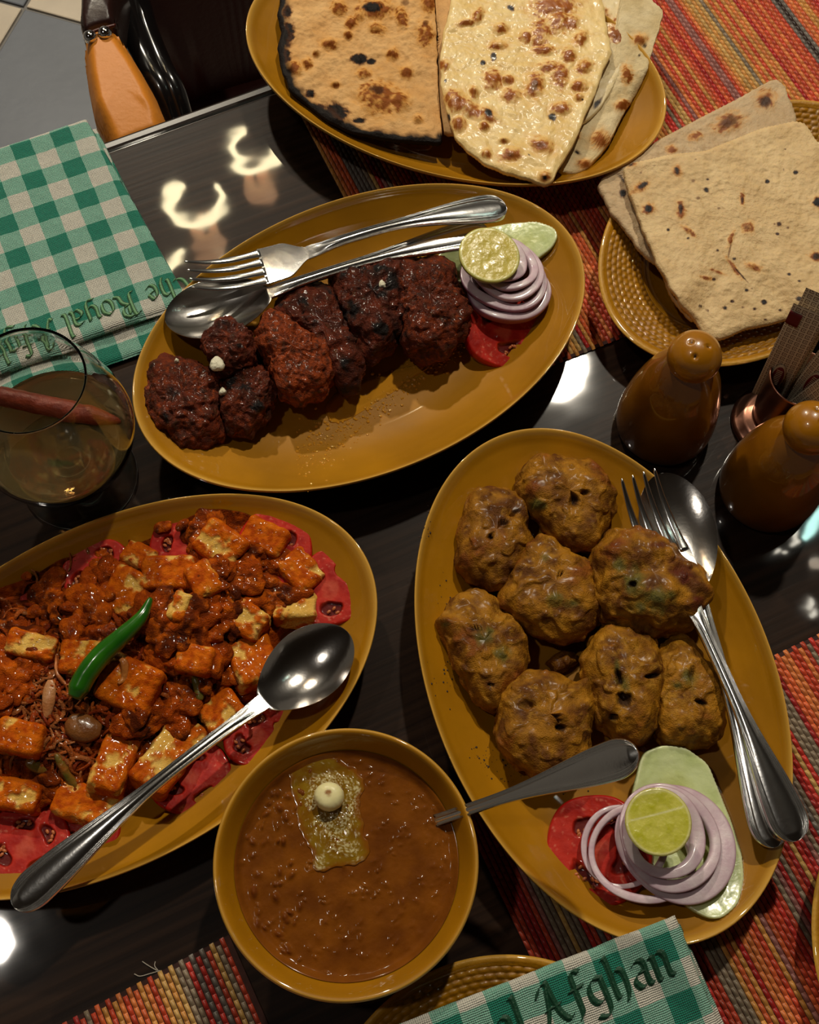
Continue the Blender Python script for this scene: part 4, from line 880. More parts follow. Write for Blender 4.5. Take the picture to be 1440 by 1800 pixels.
fritter([(1035, 1000), (1045, 965), (1062, 945), (1110, 945), (1145, 955), (1180, 970), (1205, 995), (1235, 1035), (1248, 1062), (1232, 1085), (1200, 1112), (1150, 1125), (1105, 1120), (1062, 1098), (1040, 1060)], .043, 64, 'largest fritter, green in the middle with a reddish crisp edge by the fork', [(1115, 1025, 24, 30), (1150, 1055, 30, 22), (1090, 995, 14), (1180, 1045, 12), (1120, 1065, 26, 14)], [(1112, 1027, 8, 6)], red=[(1195, 1000, 22, 38, -35), (1228, 1062, 22, 18), (1160, 958, 24, 10), (1065, 972, 10, 6, 0, .8)], amp=.0034)
fritter([(765, 1100), (780, 1080), (800, 1050), (830, 1040), (865, 1055), (895, 1085), (915, 1110), (925, 1160), (915, 1195), (890, 1215), (870, 1262), (848, 1245), (815, 1205), (795, 1165), (785, 1130)], .028, 65, 'fritter at the far left edge of the platter with a small green tip', [(784, 1098, 9, 7), (850, 1120, 20, 16), (880, 1150, 18, 18), (860, 1110, 9)], [(836, 1105, 11, 4), (864, 1205, 6, 4)], bright=.55)
fritter([(868, 1275), (875, 1230), (895, 1200), (925, 1185), (970, 1190), (1005, 1205), (1030, 1198), (1042, 1235), (1044, 1280), (1030, 1330), (1000, 1358), (955, 1372), (910, 1355), (885, 1330), (870, 1300)], .032, 66, 'smooth brown fritter above the curry spoon handle, with a crack', [], [(985, 1280, 11, 7), (979, 1262, 3, 12, -25), (925, 1238, 13, 9, 0, .5)], bright=.45)
fritter([(1022, 1170), (1035, 1130), (1060, 1105), (1100, 1102), (1135, 1120), (1158, 1150), (1165, 1180), (1155, 1235), (1148, 1285), (1120, 1305), (1080, 1300), (1048, 1280), (1032, 1235)], .033, 67, 'fritter with a long dark slit showing leafy filling', [(1098, 1205, 14, 22, -25), (1085, 1175, 6, 16)], [(1088, 1190, 6, 18, -15), (1098, 1230, 18, 14), (1078, 1262, 9, 6), (1148, 1188, 14, 5, -10)], bright=.6)
fritter([(1150, 1160), (1175, 1125), (1200, 1115), (1218, 1140), (1230, 1165), (1258, 1190), (1270, 1225), (1268, 1270), (1255, 1305), (1215, 1322), (1170, 1310), (1145, 1280), (1142, 1230), (1150, 1190)], .030, 68, 'pale golden fritter at the lower right beside the cucumber', [(1212, 1190, 16, 18), (1190, 1205, 14, 10)], [(1232, 1235, 14, 5, 15), (1216, 1182, 5, 12, 20, .7)], bright=.75)
fritter([(962, 1165), (985, 1150), (1008, 1150), (1012, 1165), (995, 1178), (975, 1185)], .010, 69, 'small broken scrap of fried batter between the fritters', bright=.3, amp=.0012)

# ================================================================== bean curry in the bowl
def bean_curry():
    z = TZ + .0455; cx, cy = BX, BY; R = .0500; N, K = 330, 150; th = np.arange(N) / N * 2 * pi; r = np.linspace(0, 1, K)
    RR, TH = np.meshgrid(r, th, indexing='ij'); V = np.stack([cx + RR * R * np.cos(TH), cy + RR * R * np.sin(TH), z + 0 * RR], -1)
    rs = np.random.RandomState(5); beans = []
    for _ in range(260):
        a = rs.uniform(0, 2 * pi); q = R * math.sqrt(rs.rand()) * .93; beans.append((cx + q * math.cos(a), cy + q * math.sin(a), rs.uniform(.0009, .0022), rs.uniform(0, pi), rs.uniform(.25, 1)))
    h = np.zeros(RR.shape)
    px, py = proj(V)
    for bx, by, br, a, st in beans:
        dx, dy = V[..., 0] - bx, V[..., 1] - by; u = dx * math.cos(a) + dy * math.sin(a); v = -dx * math.sin(a) + dy * math.cos(a)
        h = np.maximum(h, st * np.exp(-((u / br) ** 2 + (v / (br * .62)) ** 2)))
    calm = sm(560, 480, px) * .9 + .35
    h = h * .0019 * np.clip(calm, 0, 1) + .0004 * fbm(V, .014, 2, 3) + .00014 * fbm(V, .004, 2, 4) * (.4 + calm)
    V[..., 2] += h * sm(1.0, .94, RR) + .0022 * sm(.90, 1.0, RR) ** 2
    k = fbm(V, .014, 4, 6); c = lerp(rgb(126, 70, 12), rgb(98, 50, 7), np.clip(.5 + k * 1.2, 0, 1)); c = lerp(c, rgb(92, 40, 18), sm(.0003, .0010, h) * .4)
    t = thing('bean_curry', (cx, cy, z - .002), 'thick brown bean curry filling the round bowl', 'curry')
    grid('gravy', V, mat('bean_gravy', rough=.6, spec=.05, attr=True, coat=.22, coat_rough=.10, bump=[(420, .00025)]), t, wv=True, col=c)
    # melted butter floating round the knob of butter, with white foam
    out = [(505, 1345), (530, 1328), (575, 1325), (620, 1345), (640, 1372), (632, 1420), (642, 1470), (650, 1500), (632, 1522), (600, 1520), (570, 1535), (552, 1530), (550, 1500), (530, 1470), (522, 1430), (515, 1400)]
    V, D = slab(PP([(x, y, (.0460)) for x, y in out]), .0006, 220, 90, smooth=.012, edge=.0018, bump=lambda T, d: 0 * d, edgefn=lambda T, d: (.0012 * np.stack([noise3(T / .004), noise3(T / .004 + 9)], -1)) * np.exp(-d / .004)[..., None])
    px, py = proj(V); f = fbm(V, .0018, 3, 3); f2 = fbm(V, .006, 3, 5)
    foam = np.clip(spots(V, [(580, 1372, 55, 16), (552, 1400, 18, 30), (622, 1405, 22, 42), (590, 1450, 46, 34), (562, 1520, 20, 22), (630, 1515, 22, 10), (600, 1490, 42, 20)], .5, .004, 2, soft=.8), 0, 1)
    fm = sm(.15, .6, foam * .7 + f * .8)
    V[..., 2] += .0002 * fm * (D > .0003)
    c = lerp(rgb(122, 78, 10), rgb(140, 108, 24), np.clip(.5 + f2, 0, 1)); c = lerp(c, rgb(214, 198, 150), fm * sm(-.1, .3, fbm(V, .0009, 2, 8)) * .9); c = lerp(c, rgb(128, 66, 12), sm(.0030, .0004, D + .0015 * f2) * .8)
    tag(grid('melted_butter', V, mat('melted_butter', rough=.15, attr=True, coat=.8, coat_rough=.06, sss=.1), None, wv=True, col=c), 'pool of melted yellow butter with pale foam on the bean curry', 'butter')
    ph = np.arange(16) / 16 * 2 * pi
    V, *_ = blob([(579 + 27 * math.cos(p_), 1401 + 26 * math.sin(p_)) for p_ in ph], .0455, .0100, 77, n=90, k=50, amp=.0003, size=.008, amp2=.0001, size2=.003, shrink=1.0, power=.55)
    sp = spots(V, [(577, 1393, 6, 7)], .6, .002, 3, soft=.5)
    tag(grid('butter_knob', V, mat('butter', rough=.35, attr=True, sss=.4, sss_rad=(.006, .005, .003)), None, wv=True, col=lerp(rgb(232, 222, 168), rgb(150, 96, 30), sp)), 'round cream knob of butter with a tiny brown crumb on top', 'butter')
bean_curry()

# ================================================================== paneer curry
MAS = mat('masala_gravy', rough=.6, attr=True, coat=.3, coat_rough=.07, bump=[(500, .0008), (1500, .0006)], spec=.05)
PAN = mat('sauced_paneer', rough=.6, spec=.05, attr=True, coat=.28, coat_rough=.08, bump=[(500, .0006), (1500, .0003)])
def masala_cols(V, s=0, bright=0):
    k = fbm(V, .012, 4, 1 + s); k2 = fbm(V, .004, 3, 2 + s); k3 = fbm(V, .0016, 2, 3 + s)
    c = lerp(rgb(154, 62, 7), rgb(72, 26, 5), np.clip(.5 + k * 2.0 - bright, 0, 1)); c = lerp(c, rgb(206, 98, 12), np.clip(k2 * 1.5 - .1 + bright, 0, .8)); return lerp(c, rgb(70, 22, 10), np.clip(k3 * 1.2 - .15, 0, .5))
mound = [(-140, 1100), (-60, 1055), (0, 1045), (60, 1020), (110, 990), (160, 975), (230, 962), (290, 940), (340, 915), (385, 905), (430, 910), (480, 930), (520, 955), (543, 990), (548, 1040), (545, 1080), (515, 1105), (490, 1140), (485, 1200), (455, 1230), (420, 1250), (395, 1285), (355, 1310), (320, 1350), (270, 1385), (225, 1390), (205, 1430), (150, 1452), (60, 1462), (0, 1470), (-100, 1460), (-190, 1400), (-200, 1220)]
def mz(x, y, D): return NZ(x, y)
V, D = slab(np.array([[*P(x, y, .018)[:2], 0] for x, y in mound]), .001, 520, 170, smooth=.006, edge=.002, under=False)
nz0 = NZ(V[..., 0], V[..., 1])
hgt = .019 * sm(0, .055, D) ** .8 + .006 * sm(0, .006, D)
lumpz = .0058 * fbm(V * [1, 1, 0], .018, 3, 2) + .0030 * fbm(V * [1, 1, 0], .007, 3, 3) + .0011 * fbm(V * [1, 1, 0], .0025, 2, 4)
V[..., 2] = np.maximum(nz0 + .0007, nz0 * .45 + (TZ + .009) * .55 + hgt + lumpz * sm(0, .008, D)); V[-1, :, 2] = nz0[-1]
V[-1, :, 2] = nz0[-1] + .0004; MV = V.copy()
_q = MV[::3, ::4].reshape(-1, 3)
def mound_h(x, y, reach=.004):
    d = (_q[:, 0] - x) ** 2 + (_q[:, 1] - y) ** 2; return _q[np.argmin(d), 2] - TZ
def on_mound(px, py, lift=0.0):
    h = .03
    for _ in range(5): q = P(px, py, h); h = mound_h(q[0], q[1]) + lift
    return P(px, py, h)
t = thing('masala_gravy', (*V.reshape(-1, 3).mean(0)[:2], TZ + .007), 'heap of thick red onion masala gravy on the left platter', 'curry')
grid('gravy', V, MAS, t, wv=True, col=masala_cols(V))
# shreds of onion lying in and on the gravy (uncountable)
rs = np.random.RandomState(12); Vs = []; Fs = []; Cs = []
def add_strip(path, w, th, c):
    K = len(path); T = np.gradient(path, axis=0); T /= np.linalg.norm(T, axis=1)[:, None] + 1e-9; S = np.cross(T, [0, 0, 1.0]); S /= np.linalg.norm(S, axis=1)[:, None] + 1e-9; b0 = len(Vs)
    for i in range(K):
        ww = w * (math.sin(pi * (i + .6) / (K + .2)) ** .4); n = np.array([0, 0, th])
        Vs.extend([path[i] - S[i] * ww, path[i] - S[i] * ww * .4 + n, path[i] + S[i] * ww * .4 + n, path[i] + S[i] * ww]); Cs.extend([c * .8, c, c, c * .8])
    for i in range(K - 1):
        for j in range(3): a = b0 + i * 4 + j; Fs.append((a, a + 4, a + 5, a + 1))
for _ in range(560):
    if rs.rand() < .55: x, y = rs.normal(90, 90), rs.normal(1235, 80)
    else: x, y = rs.uniform(-20, 520), rs.uniform(940, 1430)
    L = rs.uniform(18, 60); a = rs.uniform(0, pi); bend = rs.normal(0, 12)
    pts = [(x + (t_ - .5) * L * math.cos(a) - bend * math.sin(pi * t_) * math.sin(a), y + (t_ - .5) * L * math.sin(a) + bend * math.sin(pi * t_) * math.cos(a)) for t_ in np.linspace(0, 1, 7)]
    q0 = on_mound(x, y); dcheck = ((_q[:, 0] - q0[0]) ** 2 + (_q[:, 1] - q0[1]) ** 2).min()
    if dcheck > 3e-6: continue
    if not (q0[2] - TZ > .019): continue
    path = np.array([on_mound(*p, .0008 + .0020 * math.sin(pi * i / 6) * rs.rand()) for i, p in enumerate(pts)])
    col_ = [rgb(140, 56, 16), rgb(160, 80, 32), rgb(112, 38, 10), rgb(150, 86, 44)][rs.randint(4)] * rs.uniform(.8, 1.1)
    add_strip(path, rs.uniform(.0004, .0013), rs.uniform(.0002, .0006), col_)
o = build('onion_shreds', Vs, Fs, MAS, t, np.array(Cs)); o['kind'] = 'stuff'
MT = t
def gravy_clumps():
    rs = np.random.RandomState(40); Vs = []; Fs = []; Cs = []; nb = 0; n, k = 36, 22
    spots_ = [(440, 985, 60, 34), (350, 940, 60, 24), (300, 1090, 60, 30), (380, 1060, 60, 50), (330, 1140, 60, 40), (390, 1180, 50, 40), (280, 1270, 60, 40), (120, 1060, 80, 50), (190, 1010, 50, 30), (90, 1390, 70, 30), (20, 1200, 50, 60), (350, 1300, 26, 40), (500, 1030, 40, 26)]
    for _ in range(300):
        sx = spots_[rs.randint(len(spots_))]; x, y = rs.normal(sx[0], sx[2] * .6), rs.normal(sx[1], sx[3] * .6)
        q = on_mound(x, y)
        if ((_q[:, 0] - q[0]) ** 2 + (_q[:, 1] - q[1]) ** 2).min() > 3e-6 or q[2] - TZ < .019: continue
        R = rs.uniform(.0022, .0075); th = np.arange(n) / n * 2 * pi; ph = np.linspace(.05, pi - .05, k); a = rs.uniform(0, pi)
        X = R * np.sin(ph)[:, None] * np.cos(th) * rs.uniform(1, 1.9); Y = R * np.sin(ph)[:, None] * np.sin(th); Z = R * .42 * np.cos(ph)[:, None] + 0 * X
        S = np.stack([X * math.cos(a) - Y * math.sin(a), X * math.sin(a) + Y * math.cos(a), Z], -1); N = S / (np.linalg.norm(S, axis=-1, keepdims=True) + 1e-9)
        W_ = S + q + [0, 0, rs.uniform(.0005, .0065 if R < .004 else .004)]; W_ = W_ + N * (R * .65 * fbm(W_, .0065, 2, 2.0))[..., None]
        W_ = capped(W_); F = gfaces(k + 2, n, False, True); Vs.append(W_.reshape(-1, 3)); Fs.append(F + nb); nb += (k + 2) * n; Cs.append(masala_cols(W_, 1, rs.uniform(-.1, .35)).reshape(-1, 3))
    o = build('gravy_clumps', np.concatenate(Vs), np.concatenate(Fs), MAS, MT, np.concatenate(Cs)); o['kind'] = 'stuff'
gravy_clumps()

def cube_mesh(n=30):
    a = np.tan(np.linspace(-1, 1, n) * pi / 4); a = np.sign(a) * np.abs(a) ** .8; Vs = []; Fs = []
    for ax in range(3):
        for sg in (-1, 1):
            u, v = np.meshgrid(a, a, indexing='ij'); q = np.zeros((n * n, 3)); q[:, ax] = sg; q[:, (ax + 1) % 3] = u.ravel(); q[:, (ax + 2) % 3] = v.ravel()
            f = gfaces(n, n); f = f if sg > 0 else f[:, ::-1]; Fs.append(f + len(Vs) * n * n); Vs.append(q)
    A = np.concatenate(Vs); F = np.concatenate(Fs); U, inv = np.unique(A.round(6), axis=0, return_inverse=True); return U, inv.ravel()[F]
CUBE = cube_mesh()
def paneer(px, py, L, Wd, ang, Hh, seed, label, pale=.35, tilt=(0, 0), lift=.004, cut=None):
    """a chunk of paneer: rounded, slightly uneven box under patches of sauce. ang is the long side's angle in the picture"""
    q = on_mound(px, py); q = q + [0, 0, lift]; q2 = on_mound(px + 20 * math.cos(math.radians(ang)), py + 20 * math.sin(math.radians(ang)))
    d = q2 - q; d[2] = 0; d /= np.linalg.norm(d); d = d + np.array([0, 0, tilt[0]]); d /= np.linalg.norm(d); s = np.cross([0, 0, 1], d); s = s / np.linalg.norm(s) + np.array([0, 0, tilt[1]]); s /= np.linalg.norm(s); n = np.cross(d, s)
    G, Fq = CUBE; half = np.array([L, Wd, Hh]) / 2; rad = .0022; core = np.maximum(half - rad, 1e-4); p_ = G * half; cl = np.clip(p_, -core, core); dv = p_ - cl; nl = np.linalg.norm(dv, axis=1, keepdims=True); nd = dv / np.maximum(nl, 1e-9)
    loc = cl + nd * rad; V = q + loc[:, :1] * d + loc[:, 1:2] * s + loc[:, 2:] * n; nn = nd[:, :1] * d + nd[:, 1:2] * s + nd[:, 2:] * n
    f = fbm(V, .009, 3, seed); g = fbm(V, .003, 3, seed + 2)
    sauce = sm(-.12, .12, fbm(V, .0095, 3, seed + 5) + (.52 - pale) + .25 * g)
    V = V + nn * (.0010 * f + .0004 * g + .0008 * sauce)[..., None]
    c = lerp(rgb(226, 186, 100), rgb(212, 156, 62), np.clip(.5 + f, 0, 1)); sc = lerp(rgb(206, 100, 10), rgb(162, 62, 6), np.clip(.5 + g * 1.4, 0, 1)); sc = lerp(sc, rgb(220, 122, 20), np.clip(f, 0, .6)); c = lerp(c, sc, sauce)
    dk = spots(V, [(px + 24 * math.sin(seed * 5), py + 20 * math.cos(seed * 3), 2.5), (px + 16 * math.sin(seed * 9), py - 18 * math.cos(seed * 7), 1.8)], .6, .002, seed, soft=.4); c = lerp(c, rgb(50, 22, 8), dk * .7)
    return tag(build('paneer_piece', V, Fq, PAN, None, c), label, 'paneer', 'paneer pieces in the red curry')
S_ = 1 / 3400.0
PL = [
 (392, 962, 80, 62, 35, 'paneer cube at the top of the heap', .45, (0, .2)), (468, 950, 74, 50, 30, 'sauce-covered paneer piece right of the top cube', .12, (0, .1)),
 (250, 985, 58, 40, 20, 'paneer bit with a bare yellow corner at the upper left of the heap', .45, (.1, 0)), (300, 1012, 86, 56, -5, 'flat orange paneer slice left of the top cube', .28, (0, .1)),
 (225, 1045, 80, 64, -60, 'orange paneer slice just above the green chilli', .30, (.15, 0)), (530, 1010, 70, 56, 50, 'paneer piece at the right edge of the heap by the split tomato', .30, (0, 0)),
 (520, 1075, 74, 52, 5, 'paneer block with a big bare pale face at the right edge', .62, (0, -.3)), (428, 1088, 86, 52, 40, 'wedge of paneer near the middle of the heap', .48, (0, .1)),
 (318, 1072, 52, 30, -60, 'small bare cream chip of paneer right of the chilli tip', .6, (0, 0)), (445, 1168, 82, 72, 70, 'paneer cube beside the bowl of the serving spoon', .33, (.15, -.2)),
 (232, 1205, 94, 76, 25, 'large orange paneer cube just right of the green chilli', .22, (0, .2)), (148, 1160, 66, 54, 5, 'paneer cube under the left side of the green chilli', .45, (0, .1)),
 (60, 1140, 80, 40, 15, 'paneer slice with a bare strip at the left edge', .42, (0, 0)), (298, 1330, 132, 66, -62, 'long paneer slab with a bare pale lower half, by the spoon handle', .50, (-.25, .15)),
 (205, 1340, 112, 54, -68, 'narrow upright paneer slab left of the long one', .34, (-.25, .1)), (155, 1418, 100, 56, 15, 'paneer block at the bottom of the heap near the spoon handle', .36, (0, -.1)),
 (392, 1255, 66, 50, -30, 'paneer piece tucked below the spoon bowl', .40, (0, 0)), (40, 1300, 70, 50, 10, 'sauce-coated paneer chunk at the lower left', .15, (0, 0)), (360, 1025, 60, 44, 60, 'paneer chunk buried in sauce in the upper middle', .2, (0, 0)),
 (30, 1400, 80, 46, 12, 'paneer chunk at the lower left edge of the photo', .2, (0, 0)), (345, 1165, 56, 46, 20, 'paneer chunk hidden under onion shreds in the middle', .25, (0, 0))]
for i, (x, y, L, Wd, a, lab, pale, tl) in enumerate(PL):
    paneer(x, y, L * S_, Wd * S_, a, .0135, 100 + i * 1.7, lab, pale, tl, lift=.0015)
NTOM = 'tomato slices around the paneer curry'
for x, y, h, r, nr, sd, lab, nl in [(22, 1085, .020, .0185, (.05, .0, 1), 1.3, 'tomato slice at the upper left edge of the photo', 3), (172, 1004, .022, .0185, (.0, -.1, 1), 2.1, 'tomato slice half under the gravy between two others at the top left', 3), (332, 958, .022, .0205, (.0, -.1, 1), 3.0, 'tomato slice with an open seed chamber at the top of the paneer platter', 3), (482, 962, .024, .0205, (0, -.1, 1), 4.2, 'tomato slice peeking out at the top right of the heap', 4), (584, 1030, .023, .0205, (-.1, -.05, 1), 5.4, 'tomato slice with pale core at the right end of the heap', 3), (590, 1120, .019, .0150, (-.2, 0, 1), 6.1, 'tomato slice partly hidden by the serving spoon bowl', 3), (455, 1290, .015, .0175, (0, .1, 1), 7.3, 'tomato slice under the neck of the serving spoon', 3), (335, 1365, .015, .0200, (0, .15, 1), 8.2, 'tomato slice below the middle of the spoon handle', 3), (45, 1488, .020, .0215, (0, .15, 1), 9.5, 'large tomato slice by the end of the spoon handle', 4), (150, 1450, .016, .0170, (0, .1, 1), 9.9, 'tomato slice between the lowest paneer and the spoon handle', 3)]:
    tomato(P(x, y, h), r, nr, lab, NTOM, sd, thick=.004, nl=nl)
# vegetables in the gravy
GREEN = mat('cooked_green_pepper', rough=.28, attr=True, coat=.4, coat_rough=.15, bump=[(500, .0005)])
def veg(pts, rad, name, label, cat, c1, c2, m=GREEN, lift=.002, flat=1.0, group=None, cap=None):
    path = spline([on_mound(x, y, lift) for x, y in pts], 30); rr = np.array([rad * max(.12, math.sin(pi * min(1, (i + .8) / 30.6)) ** .45) for i in range(30)])
    V = tube(path, rr, 20); mz_ = V[:, :, 2].mean(1, keepdims=True); V[:, :, 2] = mz_ + (V[:, :, 2] - mz_) * flat
    V += .0004 * fbm(V, .004, 2, rad * 1e4)[..., None]
    c = lerp(c1, c2, np.clip(.5 + fbm(V, .006, 3, rad * 900), 0, 1)); return tag(grid(name, V, m, None, wv=True, col=c), label, cat, group)
g1, g2_ = rgb(84, 84, 26), rgb(128, 66, 22); vg = 'cooked pepper strips in the gravy'
veg([(355, 1118), (335, 1140), (310, 1158), (290, 1175)], .0022, 'pepper_strip', 'long dark green pepper strip right of the green chilli', 'vegetable', g1, g2_, group=vg)
veg([(98, 1325), (112, 1350), (130, 1378), (160, 1390)], .0024, 'pepper_strip', 'olive pepper strip curving towards the lowest paneer block', 'vegetable', g1, rgb(160, 84, 30), group=vg)
veg([(45, 1338), (65, 1345), (82, 1356)], .0034, 'pepper_strip', 'short flat green pepper piece at the lower left of the gravy', 'vegetable', rgb(112, 108, 36), g2_, flat=.5, group=vg)
veg([(340, 1190), (350, 1210), (352, 1232)], .0028, 'pepper_strip', 'curved green pepper piece in the middle beside the cube', 'vegetable', rgb(120, 100, 40), rgb(84, 84, 26), group=vg)
veg([(318, 1225), (325, 1240)], .0030, 'pepper_strip', 'small dark green pepper bit below the middle', 'vegetable', rgb(60, 66, 20), g1, group=vg)
veg([(410, 1115), (425, 1122)], .0022, 'pepper_strip', 'tiny green pepper bit under the middle paneer wedge', 'vegetable', g1, g1, group=vg)
on1, on2 = rgb(176, 110, 60), rgb(150, 84, 44); og = 'onion pieces in the gravy'
veg([(88, 1195), (86, 1225), (82, 1262)], .0032, 'onion_piece', 'pale pointed onion sliver standing out at the left', 'onion', on1, rgb(190, 136, 90), flat=.4, group=og)
veg([(118, 1265), (145, 1280), (178, 1285)], .0068, 'onion_piece', 'translucent brown onion petal left of the narrow paneer slab', 'onion', rgb(132, 84, 40), rgb(120, 68, 30), flat=.55, group=og)
veg([(202, 1152), (218, 1165), (218, 1190), (208, 1202)], .0018, 'onion_piece', 'curled onion strip on the large orange paneer cube', 'onion', rgb(206, 130, 56), on2, lift=.008, flat=.7, group=og)
veg([(312, 1030), (330, 1060), (360, 1085), (375, 1090)], .0010, 'onion_piece', 'thin curved onion strand in the upper middle', 'onion', rgb(214, 140, 96), on1, lift=.004, group=og)
veg([(98, 1150), (100, 1180), (112, 1200), (128, 1205)], .0010, 'onion_piece', 'thin onion strand curling round left of the chilli', 'onion', rgb(180, 100, 50), on1, lift=.003, group=og)
# green chilli
path = spline([P(265, 1052, .046), P(248, 1085, .047), P(215, 1118, .047), (P(180, 1150, .046)), P(152, 1185, .044), P(131, 1226, .042)], 60)
tt = np.linspace(0, 1, 60); rr = .0006 + .0047 * np.sin(pi * np.clip(tt * .62 + .02, 0, 1)) ** .75; rr = np.where(tt > .93, rr * (1 - .35 * (tt - .93) / .07), rr)
V = tube(path, rr, 28); V += .00025 * fbm(V, .006, 2, 4)[..., None]
t = thing('green_chilli', path[30] - [0, 0, .004], 'shiny whole green chilli lying across the paneer curry', 'chilli')
grid('pod', V, mat('green_chilli_skin', rough=.22, attr=True, coat=.6, coat_rough=.08, sss=.1, sss_rad=(.002, .004, .001)), t, wv=True, col=lerp(rgb(44, 108, 18), rgb(24, 82, 14), np.clip(.5 + fbm(V, .012, 2, 3), 0, 1)))
e_ = path[-1]; dr = (path[-1] - path[-3]); dr /= np.linalg.norm(dr)
grid('cut_end', tube(np.array([e_ - dr * .001, e_ + dr * .0003]), np.array([.0026, .0021]), 20), mat('chilli_cut_end', rgb(86, 132, 50), rough=.5), t, wv=True)

# ================================================================== gingham napkins
def gingham():
    m = bpy.data.materials.new('gingham_cotton'); m.use_nodes = True; nt = m.node_tree; b = nt.nodes['Principled BSDF']; b.inputs['Roughness'].default_value = .85; b.inputs['Specular IOR Level'].default_value = .2
    b.inputs['Sheen Weight'].default_value = .15
    uvn = nt.nodes.new('ShaderNodeUVMap'); uvn.uv_map = 'cloth'
    def M(op, a, b_=None):
        n = nt.nodes.new('ShaderNodeMath'); n.operation = op
        for i, v in enumerate((a, b_)):
            if v is None: continue
            if isinstance(v, (int, float)): n.inputs[i].default_value = v
            else: nt.links.new(v, n.inputs[i])
        return n.outputs[0]
    nz = nt.nodes.new('ShaderNodeTexNoise'); nz.inputs['Scale'].default_value = 160; nt.links.new(uvn.outputs[0], nz.inputs['Vector'])
    sc = nt.nodes.new('ShaderNodeVectorMath'); sc.operation = 'SCALE'; sc.inputs['Scale'].default_value = .0010; nt.links.new(nz.outputs['Color'], sc.inputs[0])
    ad = nt.nodes.new('ShaderNodeVectorMath'); nt.links.new(uvn.outputs[0], ad.inputs[0]); nt.links.new(sc.outputs[0], ad.inputs[1])
    sp = nt.nodes.new('ShaderNodeSeparateXYZ'); nt.links.new(ad.outputs[0], sp.inputs[0])
    p = .0124
    sx = M('GREATER_THAN', M('FRACT', M('DIVIDE', sp.outputs[0], 2 * p)), .5); sy = M('GREATER_THAN', M('FRACT', M('DIVIDE', sp.outputs[1], 2 * p)), .5)
    # threads: where only one system is green the weave shows as fine twill
    tw = M('GREATER_THAN', M('FRACT', M('ADD', M('MULTIPLY', sp.outputs[0], 1400), M('MULTIPLY', sp.outputs[1], 1400))), .5)
    nz2 = nt.nodes.new('ShaderNodeTexNoise'); nz2.inputs['Scale'].default_value = 1500; nz2.inputs['Detail'].default_value = 3; nt.links.new(uvn.outputs[0], nz2.inputs['Vector'])
    s = M('MULTIPLY', M('ADD', sx, sy), .5)
    half = M('MULTIPLY', M('SUBTRACT', 1.0, M('ABSOLUTE', M('SUBTRACT', M('MULTIPLY', s, 2), 1.0))), M('SUBTRACT', M('ADD', M('MULTIPLY', tw, .12), M('MULTIPLY', nz2.outputs[0], .5)), .31))
    s2 = M('ADD', s, half)
    cr = nt.nodes.new('ShaderNodeValToRGB'); cr.color_ramp.elements[0].color = (*rgb(226, 222, 208), 1); cr.color_ramp.elements[1].color = (*rgb(34, 134, 110), 1); cr.color_ramp.elements[0].position = .03; cr.color_ramp.elements[1].position = .97
    e = cr.color_ramp.elements.new(.5); e.color = (*rgb(136, 196, 174), 1)
    nt.links.new(s2, cr.inputs[0]); nt.links.new(cr.outputs[0], b.inputs['Base Color'])
    nz3 = nt.nodes.new('ShaderNodeTexNoise'); nz3.inputs['Scale'].default_value = 300; nz3.inputs['Detail'].default_value = 4; nt.links.new(uvn.outputs[0], nz3.inputs['Vector'])
    b1 = nt.nodes.new('ShaderNodeBump'); b1.inputs['Distance'].default_value = .0006; nt.links.new(nz3.outputs[0], b1.inputs['Height'])
    b2 = nt.nodes.new('ShaderNodeBump'); b2.inputs['Distance'].default_value = .0003; b2.inputs['Strength'].default_value = .8; nt.links.new(M('ADD', M('SINE', M('MULTIPLY', sp.outputs[0], 7000)), M('SINE', M('MULTIPLY', sp.outputs[1], 7000))), b2.inputs['Height']); nt.links.new(b1.outputs[0], b2.inputs['Normal']); nt.links.new(b2.outputs[0], b.inputs['Normal'])
    return m
GING = gingham()
